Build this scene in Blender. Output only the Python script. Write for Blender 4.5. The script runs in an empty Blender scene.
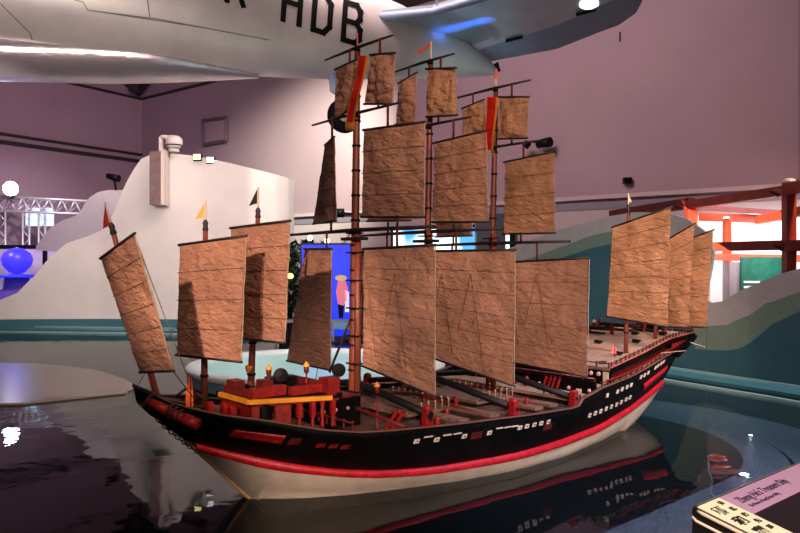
import bpy, bmesh, math, random
from mathutils import Vector, Matrix, noise
from mathutils.bvhtree import BVHTree
random.seed(7)
C = bpy.context.scene.collection
F, H, CY = 720.0, 1.5, 266.5          # focal length in pixels, eye height, horizon

# ------------------------------------------------------------------ helpers
def P(px, py, D):                      # point seen at a pixel, D metres ahead
    return Vector(((px-400)/F*D, D, H-(py-CY)/F*D))

def col(c):
    return (c[0], c[1], c[2], 1.0)

def mat(name, c, rough=.6, metal=0., spec=.5, var=0., vscale=8., bump=0., bscale=40., c2=None,
        emit=None, estr=0., detail=4., coat=0., stretch=(1,1,1)):
    m = bpy.data.materials.new(name); m.use_nodes = True
    nt = m.node_tree; b = nt.nodes['Principled BSDF']
    b.inputs['Base Color'].default_value = col(c)
    b.inputs['Roughness'].default_value = rough
    b.inputs['Metallic'].default_value = metal
    b.inputs['Specular IOR Level'].default_value = spec
    b.inputs['Coat Weight'].default_value = coat
    tc = nt.nodes.new('ShaderNodeTexCoord')
    mp = nt.nodes.new('ShaderNodeMapping'); mp.inputs['Scale'].default_value = stretch
    nt.links.new(tc.outputs['Object'], mp.inputs['Vector'])
    if var or c2:
        n = nt.nodes.new('ShaderNodeTexNoise'); n.inputs['Scale'].default_value = vscale
        n.inputs['Detail'].default_value = detail
        nt.links.new(mp.outputs[0], n.inputs['Vector'])
        r = nt.nodes.new('ShaderNodeValToRGB')
        a = c2 if c2 else tuple(x*(1-var) for x in c)
        z = c if c2 else tuple(min(1, x*(1+var)) for x in c)
        r.color_ramp.elements[0].color = col(a); r.color_ramp.elements[1].color = col(z)
        r.color_ramp.elements[0].position = .32; r.color_ramp.elements[1].position = .68
        nt.links.new(n.outputs['Fac'], r.inputs[0]); nt.links.new(r.outputs[0], b.inputs['Base Color'])
    if bump:
        n2 = nt.nodes.new('ShaderNodeTexNoise'); n2.inputs['Scale'].default_value = bscale
        n2.inputs['Detail'].default_value = 5
        nt.links.new(mp.outputs[0], n2.inputs['Vector'])
        bp = nt.nodes.new('ShaderNodeBump'); bp.inputs['Strength'].default_value = bump
        bp.inputs['Distance'].default_value = .02
        nt.links.new(n2.outputs['Fac'], bp.inputs['Height']); nt.links.new(bp.outputs[0], b.inputs['Normal'])
    if emit:
        b.inputs['Emission Color'].default_value = col(emit); b.inputs['Emission Strength'].default_value = estr
    return m

class MB:
    """collects shapes for ONE mesh object"""
    def __init__(s): s.v = []; s.f = []; s.mi = []; s.sm = []
    def add(s, vs, fs, mi=0, smooth=False):
        o = len(s.v); s.v += [Vector(v) for v in vs]
        for f in fs: s.f.append([i+o for i in f]); s.mi.append(mi); s.sm.append(smooth)
    def box(s, a, b, mi=0):
        x0, y0, z0 = a; x1, y1, z1 = b
        s.add([(x0,y0,z0),(x1,y0,z0),(x1,y1,z0),(x0,y1,z0),(x0,y0,z1),(x1,y0,z1),(x1,y1,z1),(x0,y1,z1)],
              [(0,3,2,1),(4,5,6,7),(0,1,5,4),(1,2,6,5),(2,3,7,6),(3,0,4,7)], mi)
    def hexa(s, p, mi=0):              # eight corners: bottom four, top four
        s.add(p, [(0,3,2,1),(4,5,6,7),(0,1,5,4),(1,2,6,5),(2,3,7,6),(3,0,4,7)], mi)
    def bar(s, p, q, w, h=None, mi=0, up=Vector((0,0,1))):
        p = Vector(p); q = Vector(q); h = h or w
        t = (q-p).normalized(); u = up
        if abs(t.dot(u)) > .95: u = Vector((1,0,0))
        a = t.cross(u).normalized()*w/2; b = a.cross(t).normalized()*h/2
        s.hexa([p-a-b, p+a-b, q+a-b, q-a-b, p-a+b, p+a+b, q+a+b, q-a+b], mi)
    def tube(s, pts, r, n=8, mi=0, cap=True):
        pts = [Vector(p) for p in pts]; k = len(pts)
        rs = r if isinstance(r, (list, tuple)) else [r]*k
        vs = []; fs = []
        t0 = (pts[1]-pts[0]).normalized()
        u = Vector((0,0,1)) if abs(t0.z) < .9 else Vector((1,0,0))
        a = t0.cross(u).normalized()
        for i, p in enumerate(pts):
            t = (pts[min(i+1,k-1)]-pts[max(i-1,0)]).normalized()
            a = (a-t*a.dot(t)).normalized(); b = t.cross(a)
            for j in range(n):
                th = 2*math.pi*j/n
                vs.append(p+(a*math.cos(th)+b*math.sin(th))*rs[i])
        for i in range(k-1):
            for j in range(n):
                fs.append((i*n+j, i*n+(j+1)%n, (i+1)*n+(j+1)%n, (i+1)*n+j))
        s.add(vs, fs, mi, True)
        if cap:
            o = len(s.v)-len(vs)
            s.f.append([o+j for j in range(n)][::-1]); s.mi.append(mi); s.sm.append(False)
            s.f.append([o+(k-1)*n+j for j in range(n)]); s.mi.append(mi); s.sm.append(False)
    def lathe(s, c, prof, n=24, mi=0, axis=None):
        """prof = (radius, height) pairs turned about axis through c"""
        c = Vector(c); ax = Vector(axis or (0,0,1)).normalized()
        u = Vector((1,0,0)) if abs(ax.x) < .9 else Vector((0,1,0))
        a = ax.cross(u).normalized(); b = ax.cross(a)
        vs = []; fs = []; k = len(prof)
        for r, h in prof:
            for j in range(n):
                th = 2*math.pi*j/n
                vs.append(c+ax*h+(a*math.cos(th)+b*math.sin(th))*max(r, 1e-4))
        for i in range(k-1):
            for j in range(n):
                fs.append((i*n+j, i*n+(j+1)%n, (i+1)*n+(j+1)%n, (i+1)*n+j))
        s.add(vs, fs, mi, True)
    def grid(s, rows, mi=0, smooth=True, closed=False):
        n = len(rows[0]); vs = [v for r in rows for v in r]; fs = []
        for i in range(len(rows)-1):
            for j in range(n if closed else n-1):
                fs.append((i*n+j, i*n+(j+1)%n, (i+1)*n+(j+1)%n, (i+1)*n+j))
        s.add(vs, fs, mi, smooth)
    def prism(s, pts, off, mi=0, mis=None):
        """polygon pts and its copy moved by off, closed"""
        pts = [Vector(p) for p in pts]; off = Vector(off); n = len(pts)
        s.add(pts, [list(range(n))], mi); s.add([p+off for p in pts], [list(range(n))[::-1]], mi)
        s.add(pts+[p+off for p in pts], [(i,(i+1)%n,n+(i+1)%n,n+i) for i in range(n)], mi if mis is None else mis)
    def build(s, name, m, parent=None, fix=True, **props):
        me = bpy.data.meshes.new(name)
        me.from_pydata([tuple(v) for v in s.v], [], s.f)
        for k in (m if isinstance(m, (list, tuple)) else [m]): me.materials.append(k)
        me.polygons.foreach_set('material_index', s.mi); me.polygons.foreach_set('use_smooth', s.sm)
        if fix:
            bm = bmesh.new(); bm.from_mesh(me)
            bmesh.ops.recalc_face_normals(bm, faces=bm.faces); bm.to_mesh(me); bm.free()
        me.update()
        o = bpy.data.objects.new(name, me); C.objects.link(o)
        if parent: o.parent = parent
        for k, v in props.items(): o[k] = v
        return o

def empty(name, loc=(0,0,0), rz=0, **props):
    o = bpy.data.objects.new(name, None); C.objects.link(o); o.location = loc; o.rotation_euler = (0,0,rz)
    o.empty_display_size = .1
    for k, v in props.items(): o[k] = v
    return o

def lerp_tab(tab, x):
    if x <= tab[0][0]: return tab[0][1]
    for a, b in zip(tab, tab[1:]):
        if x <= b[0]: return a[1]+(b[1]-a[1])*(x-a[0])/(b[0]-a[0])
    return tab[-1][1]

# ------------------------------------------------------------------ materials
M = {}
M['black'] = mat('black_lacquer', (.0035,.003,.0035), .5, var=.4, spec=.12)
M['wale'] = mat('red_wale_paint', (.48,.008,.022), .38, var=.25, vscale=20, bump=.25, bscale=60)
M['red'] = mat('red_paint', (.30,.008,.008), .5, var=.3, vscale=25)
M['pinkpaint'] = mat('pinkish_red_paint', (.50,.12,.10), .5, var=.3, vscale=30)  # pinkish red for rails and deck edge
M['dkred'] = mat('dark_red_paint', (.11,.008,.007), .5, var=.35, vscale=18)
M['white_hull'] = mat('off_white_hull_paint', (.80,.67,.53), .5, var=.10, vscale=10, bump=.12, bscale=50)
M['stem'] = mat('stem_timber', (.62,.38,.18), .5, var=.2)
M['mast'] = mat('mast_timber', (.19,.045,.025), .45, var=.4, vscale=14, stretch=(1,1,.15))
M['spar'] = mat('dark_spar', (.016,.009,.009), .5, var=.3)
M['rope'] = mat('pale_rope', (.42,.30,.22), .9, var=.3, vscale=60)
M['dkrope'] = mat('tarred_rope', (.05,.025,.018), .9)
M['cap'] = mat('gunwale_timber', (.16,.07,.055), .5)
M['sheet'] = mat('hemp_sheet', (.10,.05,.035), .9)
M['batten'] = mat('bamboo_batten', (.17,.085,.055), .7)
M['gold'] = mat('gold_paint', (.75,.30,.02), .4, var=.2)
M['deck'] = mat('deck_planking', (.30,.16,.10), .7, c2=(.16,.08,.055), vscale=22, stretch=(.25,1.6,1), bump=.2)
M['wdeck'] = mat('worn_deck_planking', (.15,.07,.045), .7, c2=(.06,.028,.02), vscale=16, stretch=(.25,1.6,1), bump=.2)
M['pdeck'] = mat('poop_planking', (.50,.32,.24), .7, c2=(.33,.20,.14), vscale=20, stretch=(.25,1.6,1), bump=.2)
M['port'] = mat('white_port', (.85,.72,.62), .5)
M['pink'] = mat('pink_port', (.75,.45,.48), .5)
M['iron'] = mat('black_iron', (.008,.007,.008), .45, spec=.2)
M['bronze'] = mat('aged_iron', (.06,.035,.03), .45, metal=.5)
M['orange'] = mat('orange_flag', (.80,.12,.02), .7, var=.2)
M['banner'] = mat('red_silk', (.60,.012,.008), .45, var=.3, vscale=10, bump=.3, bscale=14)
M['yellow'] = mat('yellow_flag', (.75,.45,.12), .7, var=.2)
M['blackflag'] = mat('black_flag', (.012,.012,.012), .8)
M['pinkflag'] = mat('pink_streamer', (.85,.16,.16), .7)
M['cream'] = mat('cream_post', (.75,.62,.48), .6)
M['brick'] = mat('red_block_wall', (.40,.022,.014), .55, var=.3, vscale=30)

def sail_mat(name, c):
    m = bpy.data.materials.new(name); m.use_nodes = True
    nt = m.node_tree; L = nt.links; b = nt.nodes['Principled BSDF']
    tc = nt.nodes.new('ShaderNodeTexCoord')
    n1 = nt.nodes.new('ShaderNodeTexNoise'); n1.inputs['Scale'].default_value = 3.5; n1.inputs['Detail'].default_value = 8
    n1.inputs['Roughness'].default_value = .65
    L.new(tc.outputs['Object'], n1.inputs['Vector'])
    r = nt.nodes.new('ShaderNodeValToRGB')
    r.color_ramp.elements[0].position = .33; r.color_ramp.elements[1].position = .70
    r.color_ramp.elements[0].color = col([x*.66 for x in c]); r.color_ramp.elements[1].color = col([min(1,x*1.22) for x in c])
    L.new(n1.outputs['Fac'], r.inputs[0])
    # seams between the cloths
    L.new(r.outputs[0], b.inputs['Base Color'])
    mp = nt.nodes.new('ShaderNodeMapping'); mp.inputs['Scale'].default_value = (1,1,2.6); mp.inputs['Rotation'].default_value = (.45,.35,.2)
    L.new(tc.outputs['Object'], mp.inputs['Vector'])
    n2 = nt.nodes.new('ShaderNodeTexNoise'); n2.inputs['Scale'].default_value = 12; n2.inputs['Detail'].default_value = 6
    n2.inputs['Distortion'].default_value = .6
    L.new(mp.outputs[0], n2.inputs['Vector'])
    n3 = nt.nodes.new('ShaderNodeTexNoise'); n3.inputs['Scale'].default_value = 150; n3.inputs['Detail'].default_value = 2
    L.new(tc.outputs['Object'], n3.inputs['Vector'])
    bp = nt.nodes.new('ShaderNodeBump'); bp.inputs['Strength'].default_value = .95; bp.inputs['Distance'].default_value = .03
    L.new(n2.outputs['Fac'], bp.inputs['Height'])
    bp2 = nt.nodes.new('ShaderNodeBump'); bp2.inputs['Strength'].default_value = .5; bp2.inputs['Distance'].default_value = .006
    L.new(n3.outputs['Fac'], bp2.inputs['Height']); L.new(bp.outputs[0], bp2.inputs['Normal'])
    L.new(bp2.outputs[0], b.inputs['Normal'])
    b.inputs['Roughness'].default_value = .8; b.inputs['Specular IOR Level'].default_value = .25
    return m
M['sail'] = sail_mat('brown_sailcloth', (.50,.255,.175))
M['sail2'] = sail_mat('tan_sailcloth', (.56,.29,.17))

# ------------------------------------------------------------------ ship frame
B0 = Vector((-.972, 4.665)); dv = Vector((.752, .659)); nv = Vector((.659, -.752))
ship = empty('sailing_ship_model', (B0.x, B0.y, 0), math.atan2(.659, .752),
    label='large model junk with brown cloth sails and black, red and white hull in the pool',
    category='model ship')

def V(s, t, z):                        # along the keel from the bow, towards the viewer's side, up
    return Vector((s, -t, z))

def SP(px, py, s0, t0=0, a=0):         # where a sight line meets an upright plane standing across the ship
    a = math.radians(a)
    u = nv*math.cos(a)+dv*math.sin(a)
    o = B0+dv*s0+nv*t0; k = (px-400)/F
    w = (k*o.y-o.x)/(u.x-k*u.y); y = o.y+w*u.y
    return V(s0+w*math.sin(a), t0+w*math.cos(a), H-(py-CY)*y/F)

ZG=[(-.80,.81),(-.71,.785),(-.695,.765),(-.648,.734),(-.542,.693),(-.426,.660),(-.239,.625),(-.108,.592),(.11,.536),(.328,.501),(.531,.490),(.777,.48),(1.059,.468),(1.434,.452),(1.853,.433),(2.25,.416),(2.36,.42),(2.42,.47),(2.7,.515),(2.9,.528),(3.216,.548),(3.762,.612),(4.126,.655),(4.45,.69)]
BG=[(-.80,.02),(-.71,.12),(-.66,.21),(-.5,.38),(-.3,.51),(0,.64),(.5,.785),(1,.86),(1.8,.9),(2.6,.87),(3.5,.77),(4.3,.64),(4.9,.54)]
ZRT=[(-.412,.435),(-.178,.36),(.161,.269),(.392,.226),(.724,.187),(1.023,.169),(1.559,.155),(2.244,.162),(2.815,.195),(3.308,.245),(3.7,.29),(4.221,.346),(4.5,.375)]
ZRB=[(-.412,.395),(-.1,.272),(.161,.220),(.392,.176),(.724,.135),(1.023,.117),(1.559,.1),(2.244,.102),(2.815,.135),(3.308,.19),(3.67,.237),(4.355,.297),(4.5,.31)]
BR=[(-.45,.03),(-.3,.17),(0,.38),(.5,.6),(1,.71),(1.8,.80),(2.8,.77),(3.5,.67),(4.1,.53),(4.5,.42)]
BW=[(0,.02),(.2,.2),(.5,.37),(.85,.5),(1.3,.64),(1.8,.73),(2.4,.73),(3.05,.63),(3.5,.52),(3.95,.42),(4.5,.30)]
ZSTEM=[(-.80,.80),(-.74,.73),(-.65,.63),(-.412,.42),(-.2,.2),(0,0),(.12,-.10)]
ZKEEL=[(3.5,-.10),(3.95,-.03),(4.2,.06),(4.38,.14)]
def smooth_tab(tab, x, w=.12):
    return sum(lerp_tab(tab, x+w*k)*g for k, g in ((-1,.25),(0,.5),(1,.25)))
zg = lambda s: lerp_tab(ZG, s)
bg = lambda s: smooth_tab(BG, s)
zrt = lambda s: smooth_tab(ZRT, s) if s > -.25 else lerp_tab(ZRT, s)
zrb = lambda s: smooth_tab(ZRB, s) if s > -.25 else lerp_tab(ZRB, s)
br = lambda s: smooth_tab(BR, s) if s > -.25 else lerp_tab(BR, s)
bw = lambda s: smooth_tab(BW, s, .1) if s > .1 else lerp_tab(BW, s)
def side_t(s, z):                      # half breadth of the topsides
    if s < -.412:
        zb = lerp_tab(ZSTEM, s); tb = lerp_tab([(-.80,.09),(-.65,.07),(-.412,.03)], s)
    else:
        zb, tb = zrt(s), br(s)
    v = max(0, min(1.1, (z-zb)/max(.01, zg(s)-zb)))
    return tb+(bg(s)-tb)*(v**.9)

st = []
x = -.71
while x < 4.39:
    st.append(round(x, 3)); x += .05
st[-1] = 4.38
st += [2.36, 2.42]; st = sorted(set(st))

# topsides
mb = MB()
for sg in (1, -1):
    rows = []
    for s in st:
        zb = lerp_tab(ZSTEM, s) if s < -.412 else zrt(s)
        row = [V(s, sg*side_t(s, zb+(zg(s)-zb)*k/6), zb+(zg(s)-zb)*k/6) for k in range(7)]
        row += [V(s, sg*(bg(s)-.025), zg(s)), V(s, sg*(side_t(s, zg(s)-.07)-.022), zg(s)-.07)]
        rows.append(row)
    mb.grid(rows)
# bow board and stern board
r0 = [V(-.71, -.11, .785), V(-.71, .11, .785), V(-.71, .08, .70), V(-.71, -.08, .70)]
mb.add(r0, [(0,1,2,3)])
for s0, s1 in ((-.71,-.65), (-.65,-.412)):
    mb.add([V(s0, -lerp_tab([(-.80,.09),(-.65,.07),(-.412,.03)], s0), lerp_tab(ZSTEM, s0)), V(s0, lerp_tab([(-.80,.09),(-.65,.07),(-.412,.03)], s0), lerp_tab(ZSTEM, s0)),
            V(s1, lerp_tab([(-.80,.09),(-.65,.07),(-.412,.03)], s1), lerp_tab(ZSTEM, s1)), V(s1, -lerp_tab([(-.80,.09),(-.65,.07),(-.412,.03)], s1), lerp_tab(ZSTEM, s1))], [(0,1,2,3)])
topsides = mb.build('topsides', M['black'], ship, fix=True)
mb = MB()
s = 4.38
loop = [V(s, side_t(s, zrt(s)+(zg(s)-zrt(s))*k/5), zrt(s)+(zg(s)-zrt(s))*k/5) for k in range(6)]
loop += [V(s, -p[1]*-1, p[2]) if False else Vector((p.x, -p.y, p.z)) for p in reversed(loop)]
mb.prism(loop, (.03,0,0))
mb.prism([V(s, br(s), zrt(s)), V(s, br(s), zrb(s)), V(s,.30,.17), V(s,0,.14), V(s,-.30,.17), V(s,-br(s), zrb(s)), V(s,-br(s), zrt(s))], (.02,0,0))
mb.prism([V(4.33,.03,.4), V(4.33,-.03,.4), V(4.33,-.03,-.1), V(4.33,.03,-.1)], (.14,0,.02))
mb.build('transom', M['black'], ship)

# bottom
mb = MB()
for sg in (1, -1):
    rows = []
    for s in [q for q in st if q >= -.412]+[]:
        zk = lerp_tab(ZSTEM, s) if s < .12 else (-.10 if s < 3.5 else lerp_tab(ZKEEL, s))
        T = (br(s), zrb(s))
        if s < 0:
            pts = [(0.004, zk), (T[0]*.35, zk+(T[1]-zk)*.22), (T[0]*.66, zk+(T[1]-zk)*.55), (T[0]*.87, zk+(T[1]-zk)*.8), T]
        elif s < 3.5:
            w = bw(s)
            pts = [(0.004, zk), (w*.85, zk), (w, 0.0), (w+(T[0]-w)*.62, T[1]*.45), T]
        else:
            w = bw(s); z1 = zk+.03
            pts = [(0.004, zk), (w*.8, zk), (w, z1), (w+(T[0]-w)*.6, z1+(T[1]-z1)*.45), T]
        rows.append([V(s, sg*a, b) for a, b in pts])
    mb.grid(rows)
mb.build('hull_bottom', M['white_hull'], ship)
# stem post
mb = MB()
mb.tube([V(-.43,0,.45), V(-.34,0,.345), V(-.2,0,.205), V(-.08,0,.08), V(0,0,.0), V(.06,0,-.06)], .016, 8)
mb.build('stem_post', M['stem'], ship, label='pale timber stem post')
# red wale
for sg in (1, -1):
    mb = MB(); rows = []
    for s in [q for q in st if q >= -.42]:
        t = br(s); a, b = zrb(s), zrt(s)
        k = .022
        rows.append([V(s, sg*(t-.01), a-.004), V(s, sg*(t+k*.8), a+(b-a)*.15), V(s, sg*(t+k), a+(b-a)*.5), V(s, sg*(t+k*.8), a+(b-a)*.85), V(s, sg*(t-.01), b+.004)])
    mb.grid(rows)
    mb.build('wale', M['wale'], ship, label='thick red wale running the length of the hull')
# gunwale cap
for sg in (1, -1):
    mb = MB(); rows = []
    for s in st:
        t = bg(s); z = zg(s)
        rows.append([V(s, sg*(t-.032), z-.002), V(s, sg*(t-.032), z+.006), V(s, sg*(t+.006), z+.006), V(s, sg*(t+.006), z-.002)])
    mb.grid(rows, closed=True)
    mb.build('gunwale', M['cap'], ship)

# ports and reliefs on the topsides
def on_side(s, z, off=.0, sg=1): return V(s, sg*(side_t(s, z)+off), z)
def patch(mb, s, z, ds, dz, th=.006, mi=0, sg=1):
    a = [on_side(s-ds/2, z-dz/2, -.004, sg), on_side(s+ds/2, z-dz/2, -.004, sg), on_side(s+ds/2, z+dz/2, -.004, sg), on_side(s-ds/2, z+dz/2, -.004, sg)]
    b = [p+Vector((0, -sg*(th+.004), 0)) for p in a]
    mb.hexa([a[0],a[1],b[1],b[0],a[3],a[2],b[2],b[3]], mi)
ports = [(2.588,.31),(2.676,.315),(2.767,.318),(2.861,.324),(2.957,.327),(3.06,.33),(3.153,.337),(3.25,.347),(3.332,.353),
         (2.827,.444),(3.015,.45),(3.1,.459),(3.195,.465),(3.28,.472),(3.466,.52),(3.548,.528),(3.637,.54),(3.816,.566),(3.878,.578),(3.954,.59),(4.02,.60),
         (.751,.39),(.904,.38),(1.135,.371),(1.366,.361),(1.664,.356),(1.737,.356),(1.818,.356),(1.898,.355),(1.985,.352)]
for i, (s, z) in enumerate(ports):
    mb = MB(); small = i >= 9 and i < 21
    w = .036; h = .034 if i < 21 else .030
    patch(mb, s, z, w, h, .008)
    o = mb.build('gun_port', M['port'], topsides)
    if i >= 21 or i < 9:
        q = MB(); patch(q, s, z, .010, .011, .0105); q.build('port_knob', M['dkred'], topsides)
for s, z in [(.83,.411),(.979,.403),(1.065,.401),(1.454,.383),(1.533,.379),(1.604,.376)]:
    mb = MB(); patch(mb, s, z, .06, .008, .01); mb.build('white_dash', M['port'], topsides)  # short flat white dashes below the rail
for s, z in [(2.0,.31),(1.25,.36)]:
    mb = MB(); patch(mb, s, z, .10, .05, .004); mb.build('side_hatch', M['dkred'], topsides)
# carved panels
mb = MB()
rows = []
for i in range(40):
    s = -.32+.26*i/39; row = []
    for j in range(9):
        k = j/8; z = (.502+(.445-.502)*i/39)*(1-k)+(.556+(.508-.556)*i/39)*k
        e = .010+.008*noise.noise(Vector((s*45, z*60, 1)))*(1 if 0 < i < 39 and 0 < j < 8 else 0)
        if i in (0,39) or j in (0,8): e = -.004
        row.append(on_side(s, z, e))
    rows.append(row)
mb.grid(rows); mb.build('carved_dragon_panel', M['red'], topsides, label='dark red carved panel at the bow')
mb = MB(); patch(mb, -.006, .465, .055, .045); mb.build('carved_panel', M['dkred'], topsides)
mb = MB(); rows = []
for i in range(24):
    f = i/23; s = 3.6+.62*f; z0 = .37+.10*f; z1 = .43+.10*f
    rows.append([on_side(s, z0-.004, -.004), on_side(s, z0, .014), on_side(s, (z0+z1)/2, .018+.004*math.sin(i*1.9)), on_side(s, z1, .014), on_side(s, z1+.004, -.004)])
mb.grid(rows); mb.build('carved_panel', M['wale'], topsides, label='bright red carved panel at the stern')
# three small red characters painted near the bow
for k in range(3):
    mb = MB(); s0 = .142+.072*k; z0 = .424-.011*k
    for dz in (.014, .004, -.006): patch(mb, s0, z0+dz, .046, .004, .004)
    for ds in (-.018, 0, .018): patch(mb, s0+ds, z0+.002, .006, .026, .0045)
    mb.build('painted_character', M['red'], topsides)

# decks
def deck(name, m, s0, s1, zf, inset=.03, tf=None, parent=ship, thick=.02, n=14):
    mb = MB(); rows = []
    for i in range(n+1):
        s = s0+(s1-s0)*i/n; t = (tf(s) if tf else bg(s)-inset); z = zf(s)
        rows.append([V(s,-t,z-thick), V(s,-t,z), V(s,-t*.33,z+.006), V(s,t*.33,z+.006), V(s,t,z), V(s,t,z-thick)])
    mb.grid(rows, smooth=False, closed=True)
    for r in (rows[0], rows[-1]): mb.add(r, [list(range(6))])
    return mb.build(name, m, parent)
deck('foredeck', M['deck'], -.70, .34, fz := (lambda s: lerp_tab([(-.70,.70),(-.6,.64),(-.26,.56),(.34,.47)], s)), tf=lambda s: side_t(s, lerp_tab([(-.70,.70),(-.6,.64),(-.26,.56),(.34,.47)], s)-.02)-.012)
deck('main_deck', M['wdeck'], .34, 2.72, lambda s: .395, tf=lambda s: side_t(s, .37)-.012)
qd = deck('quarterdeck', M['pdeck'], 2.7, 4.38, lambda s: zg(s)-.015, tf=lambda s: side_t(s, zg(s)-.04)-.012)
def pz(s): return lerp_tab([(2.9,.655),(3.3,.70),(3.762,.75),(4.18,.795),(4.92,.81)], s)
pt = lambda s: bg(s)-.03
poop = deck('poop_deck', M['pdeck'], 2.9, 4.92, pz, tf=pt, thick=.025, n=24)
# low platform forward of the quarterdeck
deck('side_platform', M['pdeck'], 2.42, 2.7, lambda s: .455, n=4)

# poop walls
for sg in (1, -1):
    mb = MB(); rows = []
    for i in range(24):
        s = 2.92+(4.38-2.92)*i/23
        rows.append([V(s, sg*(pt(s)-.05), zg(s)-.02), V(s, sg*(pt(s)-.05), pz(s)-.02)])
    mb.grid(rows); mb.build('gallery_wall', M['dkred'], ship)
    mb = MB(); rows = []                    # coaming band under the rail
    for i in range(40):
        s = 2.9+(4.92-2.9)*i/39
        t = pt(s); z = pz(s)
        rows.append([V(s, sg*(t+.004), z-.045), V(s, sg*(t+.016), z-.045), V(s, sg*(t+.016), z+.006), V(s, sg*(t+.004), z+.006)])
    mb.grid(rows, closed=True, smooth=False); mb.build('coaming', M['black'], ship)
    mb = MB(); mb.tube([V(2.9+(4.92-2.9)*i/39, sg*(pt(2.9+(4.92-2.9)*i/39)+.012), pz(2.9+(4.92-2.9)*i/39)+.006) for i in range(40)], .007, 6); mb.build('deck_edge_moulding', M['pinkpaint'], ship)
# aft gallery under the overhang
mb = MB()
for sg in (1, -1):
    for a, b, w in (((4.18,.655,.66),(4.92,.535,.775),.03), ((4.38,.62,.62),(4.92,.53,.765),.03)):
        mb.bar(V(a[0], sg*a[1], a[2]), V(b[0], sg*b[1], b[2]), w)
rows = []
for i in range(10):
    s = 4.36+.56*i/9
    zb = .62+(.76-.62)*i/9
    rows.append([V(s, -(pt(s)-.01), zb), V(s, pt(s)-.01, zb)])
mb.grid(rows, smooth=False)
mb.box((4.90,-.51,.74),(4.93,.51,.83))
mb.build('stern_overhang', M['black'], ship)
for sg in (1, -1):
    mb = MB()
    mb.prism([V(4.26, sg*(pt(4.26)-.0), .775), V(4.28, sg*(pt(4.28)), .69), V(4.86, sg*(pt(4.86)), .775), V(4.86, sg*(pt(4.86)), .79)], (0, -sg*.008, 0))
    mb.build('stern_side_panel', M['red'], ship)

# break-of-deck walls with ports
def front_wall(name, s, z0, z1, tt, wins, doors, m=M['black']):
    mb = MB(); mb.box((s, -tt, z0), (s+.03, tt, z1))
    o = mb.build(name, m, ship)
    for t, z, w, h in wins:
        q = MB(); q.lathe(V(s, t, z), [(0,.010),(w,.010),(w*1.1,0)], 14, axis=(-1,0,0)); q.build('round_port', M['pink'], o)
    for t, w, za, zb in doors:
        q = MB(); q.box((s-.008, -t-w/2, za), (s+.001, -t+w/2, zb)); q.build('door', M['cream'], o)
    return o
front_wall('poop_front_wall', 2.9, .50, pz(2.9), .80, [(t, .598, .017, 1) for t in (.70,.625,.50,.25,.05,-.2,-.45)], [(.77,.05,.52,.62),(-.6,.05,.52,.62)])
front_wall('quarterdeck_front_wall', 2.69, .39, .565, .80, [(t, .487, .014, 1) for t in (.75,.55,.245,.166,-.1,-.3,-.5)], [(.65,.05,.40,.49),(0,.06,.40,.49)])

# railings: rails as one mesh, each post a sub-part
def railing(pts, h, step, mpost, mrail, name='railing', r=.007, rails=(1.,), cap=False):
    mb = MB()
    for k in rails: mb.tube([p+Vector((0,0,h*k)) for p in pts], r*.8, 6)
    o = mb.build(name, mrail, ship)
    # walk along
    acc = 0; out = [pts[0]]
    for a, b in zip(pts, pts[1:]):
        L = (b-a).length; d = step-acc
        while d <= L:
            out.append(a.lerp(b, d/L)); d += step
        acc = (acc+L) % step
    proto = None
    for p in out:
        if proto is None:
            q = MB(); q.lathe((0,0,0), [(0,0),(r*1.2,0),(r*.8,h*.15),(r*1.1,h*.5),(r*.8,h*.9),(r*1.6,h*1.05),(r*1.4,h*1.25),(0,h*1.35)], 8)
            proto = q.build('baluster', mpost, o); c = proto
        else:
            c = proto.copy(); C.objects.link(c); c.parent = o
        c.location = p
    return o
N = 26
railing([V(s, pt(s)+.004, pz(s)) for s in [2.92+(4.90-2.92)*i/N for i in range(N+1)]], .036, .088, M['dkred'], M['dkred'])
railing([V(s, -pt(s), pz(s)) for s in [2.92+(4.90-2.92)*i/N for i in range(N+1)]], .036, .10, M['dkred'], M['red'])
railing([V(2.91, t, pz(2.9)) for t in (.79,.4,0,-.4,-.79)], .036, .12, M['dkred'], M['dkred'])
railing([V(4.9, t, pz(4.9)) for t in (.5,.2,-.2,-.5)], .045, .07, M['red'], M['red'])
railing([V(2.705, t, .565) for t in (.79,.4,0,-.4,-.79)], .022, .11, M['dkred'], M['pinkpaint'])
railing([V(s, bg(s)-.01, zg(s)+.008) for s in [2.72+(4.3-2.72)*i/16 for i in range(17)]], .034, .11, M['dkred'], M['red'])
railing([V(2.43, t, .455) for t in (.84,.7,.56,.42)], .034, .07, M['dkred'], M['pink'])
# midship railings round the hatch
deck('hatch_platform', M['deck'], 1.05, 1.5, lambda s: .45, tf=lambda s: .35, n=2)
deck('hatch_platform', M['deck'], 1.78, 2.22, lambda s: .45, tf=lambda s: .35, n=2)
for a, b in ((1.05,1.5),(1.78,2.22)):
    railing([V(a,.35,.455), V(b,.35,.455), V(b,-.35,.455)], .05, .07, M['rope'], M['dkred'], r=.005)
# bulwark stanchion posts along the waist
for k in range(9):
    s = .5+.2*k
    mb = MB(); mb.box((s-.012, -(side_t(s,.39)-.008), .39), (s+.012, -(side_t(s,.39)-.03), zg(s)+.004)); mb.build('bulwark_post', M['dkred'], ship)
# cross planks laid over the waist
for s, z in ((1.2,.462),(1.52,.455),(2.02,.44),(2.2,.44)):
    mb = MB(); mb.hexa([V(s-.05,-.76,z-.02), V(s+.05,-.76,z-.02), V(s+.05,.76,z-.02), V(s-.05,.76,z-.02), V(s-.05,-.76,z), V(s+.05,-.76,z), V(s+.05,.76,z), V(s-.05,.76,z)])
    mb.build('cross_plank', M['deck'], ship)

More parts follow.
